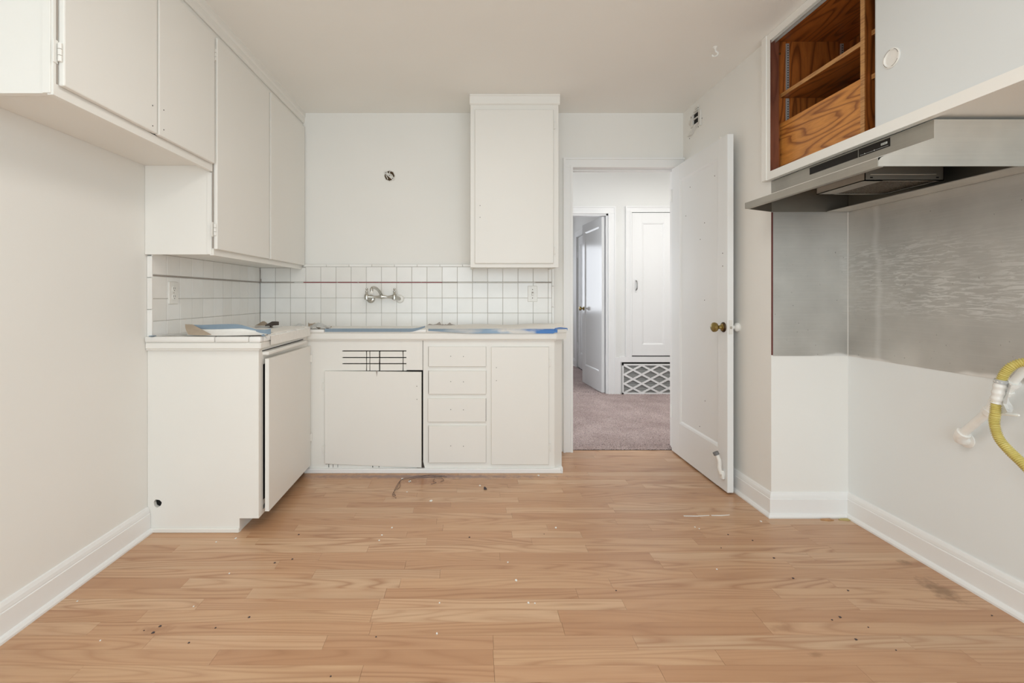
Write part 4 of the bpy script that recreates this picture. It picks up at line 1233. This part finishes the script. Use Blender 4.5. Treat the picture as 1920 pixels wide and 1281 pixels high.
# steel sheets on the alcove walls
tag(B('steel_sheet', M['steel_panel'], None, (XF+.008, XR-.002, YJ-.0022, YJ-.0003, .8157, 1.70)), 'scuffed stainless steel sheet on the short alcove return wall', 'steel sheet')
tag(B('steel_sheet', M['steel_panel'], None, (XR-.0022, XR-.0003, 0.55, YJ-.0030, .8157, 1.70)), 'large smeared stainless steel sheet on the range wall below the hood', 'steel sheet')
o = struct('trim_6', M['red_edge'], (XF-.0004, XF+.0072, YJ-.0026, YJ-.0003, .82, 1.548))
o = struct('trim_7', M['cabinet'], (XR-.0052, XR-.0026, YJ-.0050, YJ-.0026, .8157, 1.548))

# range hood
HY0, HY1, HYF = 1.588, 2.352, 2.444
ZL, ZLT, ZN, ZTOP = 1.549, 1.577, 1.641, 1.7035
HX, LXH, WXB = 1.53, 1.343, XR-.004
hood = thing('range_hood', 'stainless under-cabinet range hood with black control strip and greasy filter', 'range hood', (1.7, 1.97, ZL))
T = .0025
B('front_band', M['steel_dull'], hood, (HX, HX+T, HY0, HYF, ZN, ZTOP))
B('top_plate', M['steel'], hood, (HX+T, WXB, HY0+T, HYF, ZTOP-.002, ZTOP+.002))
bm = new_bm()      # sloping visor between the band and the lip, following the splayed far end
def shell(bm, quad, t):
    v = [Vector(p) for p in quad]; n = (v[1]-v[0]).cross(v[2]-v[0]).normalized()*t
    a = [bm.verts.new(p) for p in v]; b = [bm.verts.new(p+n) for p in v]
    bm.faces.new(a); bm.faces.new(b[::-1])
    for i in range(len(v)): j = (i+1) % len(v); bm.faces.new((a[i], a[j], b[j], b[i]))
    bmesh.ops.recalc_face_normals(bm, faces=bm.faces[:])
shell(bm, [(HX, HY0, ZN), (HX, HYF, ZN), (LXH, HY1, ZLT), (LXH, HY0+.0, ZLT)], .002)
obj('visor', bm, M['steel'], hood)
bm = new_bm()
shell(bm, [(LXH, HY0+.0, ZL), (LXH, HY1, ZL), (LXH, HY1, ZLT), (LXH, HY0+.0, ZLT)], .003)
shell(bm, [(LXH, HY0+.0, ZL), (LXH, HY1, ZL), (LXH+.02, HY1, ZL), (LXH+.02, HY0+.0, ZL)], .002)
obj('front_lip', bm, M['steel_dull'], hood)
bm = new_bm()
side = [(LXH+.002, ZL), (WXB, ZL), (WXB, ZTOP), (HX, ZTOP), (HX, ZN+.001), (HX-.05, ZN-.016), (LXH+.022, ZLT+.007), (LXH+.010, ZLT+.001), (LXH+.002, ZLT-.010)]
prism(bm, side, HY0-T, HY0-.0003, 'y')
obj('near_side', bm, M['steel'], hood)
bm = new_bm()
shell(bm, [(LXH, HY1, ZL), (HX+.0, HYF, ZL), (HX+.0, HYF, ZN), (LXH, HY1, ZLT)], -.002)
shell(bm, [(HX, HYF, ZL), (WXB, HYF, ZL), (WXB, HYF, ZTOP), (HX, HYF, ZTOP)], -.002)
obj('far_side', bm, M['steel_grimy'], hood)
B('back_plate', M['steel_grimy'], hood, (WXB-T, WXB, HY0+T, HYF-.003, ZL, ZTOP-.003))
B('rear_flange', M['steel'], hood, (WXB-.110, WXB-T, HY0+T, HYF-.003, ZL, ZL+.003))
B('inner_ceiling', M['steel_grimy'], hood, (HX+.004, WXB-.004, HY0+.004, HYF-.004, 1.665, 1.668))
# filter housing
FX0, FX1, FY0, FY1, FZ = 1.535, 1.842, 1.872, 2.135, 1.571
fh = B('filter_housing', M['steel_dull'], hood, (FX0, FX1, FY0, FY0+T, FZ, 1.664), (FX0, FX1, FY1-T, FY1, FZ, 1.664), (FX0, FX0+T, FY0, FY1, FZ, 1.664), (FX1-T, FX1, FY0, FY1, FZ, 1.664),
       (FX0, FX1, FY0, FY0+.012, FZ, FZ+.003), (FX0, FX1, FY1-.012, FY1, FZ, FZ+.003), (FX0, FX0+.075, FY0, FY1, FZ, FZ+.003), (FX1-.012, FX1, FY0, FY1, FZ, FZ+.003))
bm = new_bm()
nx, ny = 60, 48
rf = random.Random(9)
grid(bm, FX0+.07, FX1-.01, FY0+.01, FY1-.01, nx, ny, lambda x, y: FZ+.0045+rf.uniform(-.0016, .0016))
obj('mesh_filter', bm, M['filter'], fh)
B('housing_crease', M['steel'], fh, (FX0+.02, FX1-.03, FY0-.003, FY0, FZ+.022, FZ+.026), b=.001)
for x in (FX0+.02, FX1-.03): B('clip_slot', M['dark'], fh, (x, x+.010, FY0-.0008, FY0, FZ+.009, FZ+.014))
B('baffle', M['steel_grimy'], hood, (HX+.004, FX0-.001, HY0+.02, HYF-.02, 1.60, 1.664))
bm = new_bm()
box(bm, 1.70, 1.735, FY1+.0005, FY1+.004, 1.58, 1.64); box(bm, 1.845, 1.848, 1.93, 1.955, 1.575, 1.65); box(bm, 1.845, 1.848, 1.97, 2.01, 1.575, 1.65)
obj('grease_streaks', bm, M['filter'], hood)
# control strip
def hq(px): return wy(px, HX)
B('control_strip', M['black_glass'], hood, (HX-.0012, HX, hq(1608.5), hq(1518.5), 1.668, 1.699), label='long black blank strip')
cp = B('control_panel', M['black_glass'], hood, (HX-.0012, HX, hq(1669), hq(1610.5), 1.668, 1.699), label='black control panel with small badge')
bg_ = B('badge', M['badge'], cp, (HX-.002, HX-.0012, hq(1664.5), hq(1652.5), 1.681, 1.689), b=.0003)
bm = new_bm()
ya0, ya1 = hq(1664.5), hq(1652.5)
for k in range(5):
    yk = ya0 + (ya1-ya0)*(.16+.17*k)
    box(bm, HX-.0024, HX-.002, yk, yk+.0012, 1.6825, 1.6875)
    if k % 2: box(bm, HX-.0024, HX-.002, yk, yk+.004, 1.6845, 1.6855)
obj('badge_marks', bm, M['dark'], bg_)
bm = new_bm()
for px, z in ((1622, 1.6735), (1640, 1.6735)): lathe(bm, [(.0022, 0), (.0018, .001)], (HX-.0012, hq(px), z), (-1, 0, 0), 8)
obj('buttons', bm, M['badge'], cp)
B('slide_line', M['louver'], cp, (HX-.0016, HX-.0012, hq(1666), hq(1613), 1.6725, 1.6735))

# gas pipe with valve
def gp(px, py, X): Y = wy(px, X); return Vector((X, Y, wz(py, Y)))
pipe = thing('gas_pipe', 'white painted gas pipe with elbow and shut-off valve on the range wall', 'pipe', (XR, 1.87, .53))
A = gp(1797, 820, 1.885); Bp = gp(1858, 768, 1.872); Cc = gp(1912, 703, 1.862)
D_ = Bp + (Cc - Bp)*1.9
wl = Vector((XR, A.y+.004, A.z-.012))
bm = new_bm(); lathe(bm, [(.030, 0), (.030, .003), (.022, .007)], wl, (-1, 0, 0), 20)
obj('wall_flange', bm, M['pipe'], pipe, smooth=True)
dv_ = (Bp-A).normalized()
bm = new_bm()
tube(bm, spline([wl+Vector((-.004, 0, 0)), wl+Vector((-.028, -.002, .004)), A+dv_*.012, A+dv_*.03], 5), .0195, 14)
tube(bm, [A+dv_*.018, A+dv_*.034], .0225, 14)
obj('elbow', bm, M['pipe'], pipe, smooth=True)
bm = tube(new_bm(), [A+dv_*.02, Bp], .0145, 14); obj('pipe', bm, M['pipe'], pipe, smooth=True)
d2_ = (Cc-Bp).normalized()
bm = new_bm()
tube(bm, [Bp-d2_*.02, Bp-d2_*.002, Bp, Bp+d2_*.03, Bp+d2_*.031, Bp+d2_*.05], [.021, .021, .017, .017, .022, .022], 8)
obj('valve', bm, M['pipe'], pipe)
bm = tube(new_bm(), [Bp+d2_*.03, D_], .0125, 12); obj('pipe', bm, M['pipe'], pipe, smooth=True)
bm = tube(new_bm(), [Bp+d2_*.085, Bp+d2_*.10, Bp+d2_*.101, Bp+d2_*.125, Bp+d2_*.126, Bp+d2_*.14], [.021, .021, .0175, .0175, .021, .021], 8)
obj('union_nut', bm, M['pipe'], pipe)
h0, h1 = gp(1862, 774, 1.835), gp(1911, 779, 1.835)
bm = tube(new_bm(), [h0, h0+(h1-h0)*.95, h1], [.0065, .0055, .003], 8)
obj('valve_lever', bm, M['pipe'], pipe, smooth=True)

# yellow corrugated connector
hs = thing('gas_hose', 'yellow corrugated flexible gas hose hanging from the white pipe', 'hose', (1.80, 1.63, .4))
def gh(px, py, X): Y = wy(px, X); return (X, Y, wz(py, Y))
up = spline([gh(1948, 682, 1.85), gh(1922, 679, 1.83), gh(1899, 686, 1.81), gh(1884, 700, 1.80), gh(1876.5, 716, 1.795)], 22)
lo = spline([gh(1868, 753, 1.79), gh(1866, 775, 1.785), gh(1864.5, 795, 1.785), gh(1873, 822, 1.785), gh(1893, 846, 1.785), gh(1918, 870, 1.785), gh(1950, 905, 1.785)], 22)
for nm, pts in (('upper_length', up), ('lower_length', lo)):
    # resample and corrugate
    seg = [pts[0]]; L = 0
    acc = []
    for a, b in zip(pts, pts[1:]):
        n = max(1, int((b-a).length/.0011))
        for k in range(n): acc.append(a + (b-a)*(k/n))
    rs = []; L = 0
    for i, p in enumerate(acc):
        if i: L += (acc[i]-acc[i-1]).length
        rs.append(.0135 + .0021*math.sin(2*PI*L/.0062))
    obj(nm, tube(new_bm(), acc, rs, 12), M['yellow'], hs, smooth=True)
mid = spline([gh(1876.5, 714, 1.795), gh(1874, 726, 1.793), gh(1871, 742, 1.791), gh(1868, 756, 1.79)], 5)
bm = tube(new_bm(), mid, [.0165 + .0016*math.sin(i*1.7) for i in range(len(mid))], 10)
obj('taped_joint', bm, M['plastic'], hs, smooth=True, label='white wrapped joint between the two lengths')
bm = tube(new_bm(), spline([gh(1877.5, 712, 1.795), gh(1875.6, 719, 1.794)], 3), .0172, 12)
obj('grey_band', bm, M['louver'], hs, smooth=True)
def crumple(bm, pts_uv, amp, seed):
    r = random.Random(seed)
    rows = []
    for row in pts_uv: rows.append([bm.verts.new(Vector(p) + Vector((r.uniform(-amp, amp), r.uniform(-amp, amp), r.uniform(-amp, amp)))) for p in row])
    for a, b in zip(rows, rows[1:]):
        for i in range(len(a)-1): bm.faces.new((a[i], a[i+1], b[i+1], b[i]))
    return bm
def thick(bm, t):
    bmesh.ops.recalc_face_normals(bm, faces=bm.faces[:])
    r = bmesh.ops.solidify(bm, geom=bm.faces[:], thickness=t)
    return bm
bm = new_bm()
rowsp = []
for j in range(8):
    t = j/7
    rowsp.append([gh(1880 + 15*s + 4*math.sin(t*5+s*3), 716 + 58*t + 6*s*(1-t), 1.80+.02*math.sin(s*4+t*3)) for s in (0, .25, .5, .75, 1)])
crumple(bm, rowsp, .003, 4); thick(bm, .0006)
obj('plastic_wrap', bm, M['film'], hs, smooth=True, label='torn clear plastic wrap hanging off the joint')

# ------------------------------------------------------------------ papers, tape and debris
def quadgrid(bm, f, nu, nv):
    vv = [[bm.verts.new(f(i/nu, j/nv)) for i in range(nu+1)] for j in range(nv+1)]
    for j in range(nv):
        for i in range(nu): bm.faces.new((vv[j][i], vv[j][i+1], vv[j+1][i+1], vv[j+1][i]))
    return bm
# folded masking paper on the left run
def pv(px, py, Y): return Vector((wx(px, Y), Y, wz(py, Y)))
mp = thing('masking_paper', 'folded masking paper edged with blue tape on the left counter, brown underside curling up', 'paper', (-1.19, 2.33, CL))
def smooth(a, b, t):
    t = max(0, min(1, (t-a)/(b-a))); return t*t*(3-2*t)
def top_py(u): return 609.0 + .8*math.sin(u*9) + 11*smooth(.62, 1.0, u)
def face(u, v):
    # front of the folded sheet rising from the counter, v 0..1 up; then v 1..2 falling away behind
    px = 351 + 148*u
    if v <= 1:
        b = 628.5 + 1.0*math.sin(u*4)
        py = b + (top_py(u) - b)*v
        return pv(px + 3*math.sin(v*3), py, 2.272 + .012*math.sin(v*PI) + .045*v + .012*math.sin(u*7)*v)
    t = v - 1
    p = face(u, 1.0)
    return Vector((p.x - .03*t, p.y + .17*t, p.z + (CL + .003 - p.z)*t**.7))
bm = quadgrid(new_bm(), lambda u, v: face(u, v*2), 26, 16); thick(bm, .0008)
obj('white_sheet', bm, M['masking'], mp, smooth=True)
def brown(u, v):
    # curled corner showing the kraft side: a triangle opening towards the wall
    x0 = 347 + 6*(1-v)*(1-v) ; x1 = 397 - 36*v
    b, t_ = 627.5 + 1.5*math.sin(u*3), 608.6
    return pv(x0 + (x1-x0)*u, b + (t_-b)*v, 2.262 + .05*v + .010*math.sin(u*PI)*(1-v) - .006*math.sin(v*PI))
bm = quadgrid(new_bm(), brown, 10, 8); thick(bm, .0008)
obj('brown_underside', bm, M['kraft'], mp, smooth=True, label='brown curled underside of the paper')
def tp(u, v):
    # tape riding on the upper edge of the front, hanging free at its right end
    uu = min(1.0, u*1.0)
    px = 360 + 148*u
    ub = (px-351)/148
    if ub <= .86:
        e = top_py(ub); hgt = 5.5 + 2.0*math.sin(ub*4)
        f = face(ub, max(0.0, 1 - (hgt*v)/18.5))
        return f + Vector((0, -.0025, .0012*(1-v)))
    k = (ub-.86)/.20
    e = top_py(.86) + 5*k - 6*k*k
    return pv(px, e + (7 + 3*k)*v, face(.86, 1.0).y - .004 - .02*k)
bm = quadgrid(new_bm(), tp, 34, 3); thick(bm, .0007)
obj('blue_tape', bm, M['tape_dull'], mp, smooth=True)
bm = new_bm()
a = [pv(492, 631, 2.262), pv(495, 626.5, 2.268), pv(500.5, 635.5, 2.255), pv(489, 628.5, 2.27), pv(496, 630, 2.262)]
v = [bm.verts.new(p) for p in a]
bm.faces.new((v[3], v[1], v[4])); bm.faces.new((v[1], v[2], v[4])); bm.faces.new((v[3], v[4], v[0]))
thick(bm, .0007)
obj('tape_end', bm, M['tape_dull'], mp)
# clear film, flat, at the left end
def fl(u, v):
    return Vector((-1.495 + .215*u, 2.29 + .20*v, CL + .002 + .010*max(0, math.sin(u*3.1))*v + .003*math.sin(u*8+v*5)))
bm = quadgrid(new_bm(), fl, 10, 6); thick(bm, .0006)
tag(obj('plastic_sheet', bm, M['film'], smooth=True), 'flat scrap of clear film at the wall end of the left counter', 'plastic sheet')
bm = new_bm(); bevbox(bm, wx(279, 2.25), wx(287, 2.25), 2.248, 2.275, CL+.0012, CL+.005, b=.001)
tag(obj('tape_scrap', bm, M['tape_dull']), 'grey-blue tape scrap on the counter corner at the left wall', 'tape')
# curled paper scraps in the corner
bm = quadgrid(new_bm(), lambda u, v: pv(478 + 34*u, 610.5 - 7*math.sin(PI*min(1, u*1.2))*v + 1.5*math.sin(u*9)*v, 2.95 + .10*v), 12, 4); thick(bm, .0008)
tag(obj('paper_scrap', bm, M['kraft'], smooth=True), 'curled brown paper scrap in the counter corner', 'paper')
bm = quadgrid(new_bm(), lambda u, v: pv(497 + 26*u, 611.5 - 2*u - (6+1.5*math.sin(u*3))*v*(.35+.65*min(1, u*2)), 2.90 + .06*v), 10, 4); thick(bm, .001)
tag(obj('paper_scrap', bm, M['scrap_dark'], smooth=True), 'dark brown folded paper scrap lying in front of the curled one', 'paper')
rcr = random.Random(21)
def crump(u, v):
    h = 11*math.sin(PI*u)**.8*(.55+.45*math.sin(u*11))*math.sin(PI*min(1, v*.9+.08))
    return pv(546 + 74*u, 615.5 - 4.5*v - h*.9, 3.02 + .16*v) + Vector((0, 0, rcr.uniform(-.003, .003)))
bm = quadgrid(new_bm(), crump, 22, 7); thick(bm, .0007)
tag(obj('plastic_sheet', bm, M['film']), 'crumpled clear plastic sheet heaped in the counter corner', 'plastic sheet')
def rag(u, v):
    return pv(578 + 44*u, 615 - 8*(1-u)*v - 2*v + (1.6*math.sin(u*17)), 3.06 + .10*v) + Vector((0, 0, rcr.uniform(-.002, .002)))
bm = quadgrid(new_bm(), rag, 18, 4); thick(bm, .0008)
tag(obj('paper_scrap', bm, M['kraft']), 'torn ragged paper strip on the back counter left of the blue tape', 'paper')
# draped film over the inner edge of the left run
def drape(u, v):
    y = 2.36 + .64*u
    xe = LX + .026 + (y-EY)/(BY-EY)*(LXF-LX)
    s = v
    if s < .55: return Vector((xe - .16*(1-s/.55), y, CL + .0025 + .002*math.sin(u*7)))
    k = (s-.55)/.45
    return Vector((xe + .0015 + .003*k*u, y, CL + .0015 - (.050+.008*u)*k))
bm = quadgrid(new_bm(), drape, 18, 8); thick(bm, .0006)
tag(obj('masking_paper', bm, M['masking'], smooth=True), 'white masking paper draped over the inner edge of the left counter', 'paper')
# blue tape strip along the back counter's edge
def strip(u, v):
    px = 609 + 188*u
    lift = 0 if u < .86 else ((u-.86)/.14)**1.6*5.0
    return pv(px, 616.2 + 6.3*v*(1-.55*max(0, (u-.86)/.14)) - lift, BY - .0345 + .004*(1-v))
bm = quadgrid(new_bm(), strip, 40, 2); thick(bm, .0006)
tag(obj('tape_strip', bm, M['tape_dull']), 'long dusty blue tape strip along the edge below the faucet', 'tape')
# masking paper with blue tape edge at the right part of the back counter
mr_ = thing('masking_paper', 'flat masking paper with bright blue tape edge at the right of the back counter', 'paper', (0.15, 3.2, CB))
def flat(u, v):
    x0, x1 = wx(800, BY-.03), XZ+.014 + .072*min(1, v*6)
    return Vector((x0 + .12*v*(1-u)*1.4 + (x1-x0)*u, BY-.034 + (.37 + .02*math.sin(u*11))*v, CB + .004 + .010*v*(.4+.6*math.sin(u*6)**2) + .012*v*u**6))
bm = quadgrid(new_bm(), flat, 36, 8); thick(bm, .0008)
obj('sheet', bm, M['masking'], mr_, smooth=True)
def tape2(u, v):
    x0, x1 = wx(803, BY-.036), wx(1045, BY-.036)
    return Vector((x0 + (x1-x0)*u, BY - .0355 - .001*math.sin(u*20) + .008*(1-v)*(1-v), CB + .005 - (.030 if u < .98 else .024)*v*(.45+.55*min(1, u*3.2))))
bm = quadgrid(new_bm(), tape2, 60, 4); thick(bm, .0007)
obj('blue_tape', bm, M['tape_worn'], mr_)
bm = quadgrid(new_bm(), lambda u, v: Vector((wx(1040, BY-.036) + .092*u, BY - .036 + .060*u, CB + .008 - .024*v*(1-.45*u) + .004*math.sin(u*4))), 8, 2); thick(bm, .0007)
obj('tape_end', bm, M['tape_worn'], mr_)
bm = new_bm()
for k in range(7):
    px = 806 + k*7; Y = 3.36 + .01*math.sin(k)
    prism(bm, [(wx(px-5, Y), CB+.006), (wx(px+8, Y), CB+.006), (wx(px+rcr.uniform(-3, 6), Y), CB+.010+rcr.uniform(.004, .022))], Y, Y+.0012, 'y')
tag(obj('paper_scrap', bm, M['liner_grey']), 'shredded grey paper ends against the tiles at the middle of the back counter', 'paper')

# debris on the floor
def at_floor(px, py): Y = EYE*F/(py-CY); return wx(px, Y), Y
chips = [(754, 898, 5), (768, 903, 6), (763, 923, 3), (808, 939.5, 7), (735, 990, 4), (716, 1004, 3), (711, 1014, 3), (1042, 990, 4), (952, 1055, 3), (968, 1089, 5), (824, 1131, 3), (991, 1131, 4), (1003, 1132, 3), (819, 1189, 4), (1010, 892, 5),
         (900, 911, 4), (1303, 989, 3), (1311, 992, 3), (1427, 978, 4), (1344, 1068, 3), (1396, 935, 3), (145, 1128, 3), (188, 1202, 3), (363, 1138, 3), (430, 1076, 3), (442, 1010, 4), (405, 1017, 3)]
named = {(754, 898): 'white paint chip at the left end of the dark fibre tangle', (768, 903): 'white paint chip lying against the dark fibre tangle',
         (808, 939.5): 'larger white paint chip on open floor a little way in front of the fibre tangle', (735, 990): 'white paint chip on the floor midway before the crooked sink door',
         (1010, 892): 'white paint chip touching the kick strip near the slanted cabinet end', (968, 1089): 'elongated white paint chip in the middle of the bare floor',
         (1042, 990): 'white paint chip on the floor before the doorway', (1427, 978): 'white paint chip on the floor just in front of the alcove corner baseboard',
         (824, 1131): 'lone white paint chip on the floor straight ahead of the viewer below the drawers', (819, 1189): 'white paint chip nearest the viewer on the floor below the drawers',
         (442, 1010): 'white paint chip on the floor just in front of the blank end panel', (145, 1128): 'white paint chip on the floor beside the left baseboard'}
small = new_bm()
for px, py, s in chips:
    x, y = at_floor(px, py); r = s*.5*y/F
    own = (px, py) in named
    bm = new_bm() if own else small
    n = 6; a0 = rcr.uniform(0, 6)
    prism(bm, [(x + r*rcr.uniform(.6, 1.2)*math.cos(a0+k*2*PI/n), y + r*1.4*rcr.uniform(.6, 1.2)*math.sin(a0+k*2*PI/n)) for k in range(n)], .0003, .0022, 'z')
    if own: tag(obj('paint_chip', bm, M['chip']), named[(px, py)], 'paint chip', 'paint chips on the floor')
tag(obj('paint_flecks', small, M['chip']), 'tiny white paint flecks scattered over the oak floor', 'paint flecks', kind='stuff')
for (pa, pb), lab in ((((1282, 968), (1330, 967)), 'longer thin white paint streak on the floor in front of the open door'), (((1334, 967), (1368, 966)), 'shorter thin white paint streak on the floor in front of the open door')):
    (x0, y0_), (x1, y1_) = at_floor(*pa), at_floor(*pb)
    bm = new_bm(); prism(bm, [(x0, y0_-.003), ((x0+x1)/2, y0_-.005), (x1, y1_-.002), (x1, y1_+.003), ((x0+x1)/2, y0_+.003), (x0, y0_+.004)], .0002, .0012, 'z')
    tag(obj('paint_streak', bm, M['chip']), lab, 'paint streak')
bm = new_bm()
def fl_path(pts, z=.003): return [(*at_floor(a, b), z + rcr.uniform(0, .004)) for a, b in pts]
for pts in ([(838, 896), (820, 894), (800, 892.5), (782, 894), (770, 897), (758, 899), (750, 903), (744, 912), (739, 922), (736, 930), (740, 934)],
            [(834, 894), (812, 892), (790, 895), (775, 898), (762, 900), (752, 901)],
            [(828, 896), (806, 897), (786, 898), (768, 902), (770, 906)],
            [(752, 902), (747, 910), (743, 919), (738, 925), (742, 931), (736, 928)],
            [(749, 905), (750, 914), (744, 920)], [(815, 900), (812, 904), (818, 907), (808, 909)], [(828, 898), (832, 902), (826, 905)]):
    tube(bm, spline(fl_path(pts), 4), .0010, 5)
tag(obj('fibre_tangle', bm, M['fibre']), 'tangle of dark fibres and grime on the floor below the sink cabinet', 'debris')
x, y = at_floor(909, 917)
bm = new_bm(); prism(bm, [(x-.006, y+.01), (x+.001, y+.022), (x+.008, y+.006), (x+.011, y-.012), (x-.005, y-.014)], .0003, .006, 'z')
tag(obj('dark_flake', bm, M['fibre']), 'small dark flake on the floor below the narrow base door', 'debris')
bm = new_bm()
for px, py in ((337, 968), (1020, 1002), (880, 1008), (1352, 1028), (1365, 1003), (1411, 1014), (1451, 1047), (1487, 1085), (1590, 1108), (1628, 1177), (1605, 1200), (1680, 1220), (1575, 1158), (1560, 1163), (1860, 1155), (705, 1195), (742, 934), (560, 1003), (515, 1056), (548, 1049), (467, 1158), (620, 1269), (404, 1178), (1155, 1108), (354, 1206), (300, 1175), (287, 1187), (270, 1183)):
    x, y = at_floor(px, py); r = rcr.uniform(.0015, .004)
    prism(bm, [(x-r, y-r), (x+r*1.3, y-r*.5), (x+r, y+r), (x-r*.6, y+r*1.2)], .0003, .0018, 'z')
tag(obj('crumbs', bm, M['fibre']), 'scattered dark crumbs and specks on the oak floor', 'crumbs', kind='stuff')

M['splinter'] = plain('raw_splinter', (0.50, 0.40, 0.16), 0.7)
for a, b, lab in ((1538, 1562, 'brown wood splinter under the alcove baseboard'), (1572, 1598, 'yellowish wood splinter in the corner under the alcove baseboard')):
    x0, x1, y = wx(a, 2.405), wx(b, 2.405), 2.405
    bm = new_bm(); prism(bm, [(x0, y), ((x0+x1)/2, y-.012), (x1, y-.006), (x1-.005, y+.012), (x0+.02, y+.012)], .0003, .003, 'z')
    tag(obj('wood_splinter', bm, M['splinter'] if a > 1560 else M['ply_edge']), lab, 'splinter')

# housings for the two added fill lights, both out of view
kl = thing('fill_lamp', 'square white fill lamp added on the kitchen ceiling above the viewer', 'lamp', (0.15, 1.15, H))
B('fill_lamp_base', M['plastic'], kl, (-0.27, 0.57, 0.73, 1.57, 2.39, H-.0005))
hl = thing('fill_lamp', 'flush white fill lamp added on the hall ceiling, unseen', 'lamp', (2.05, 4.30, HH))  # added housing for the hall fill light, out of sight
obj('fill_lamp_base', lathe(new_bm(), [(.20, 0), (.20, .02), (.18, .03)], (2.05, 4.30, HH), (0, 0, -1), 24), M['plastic'], hl)
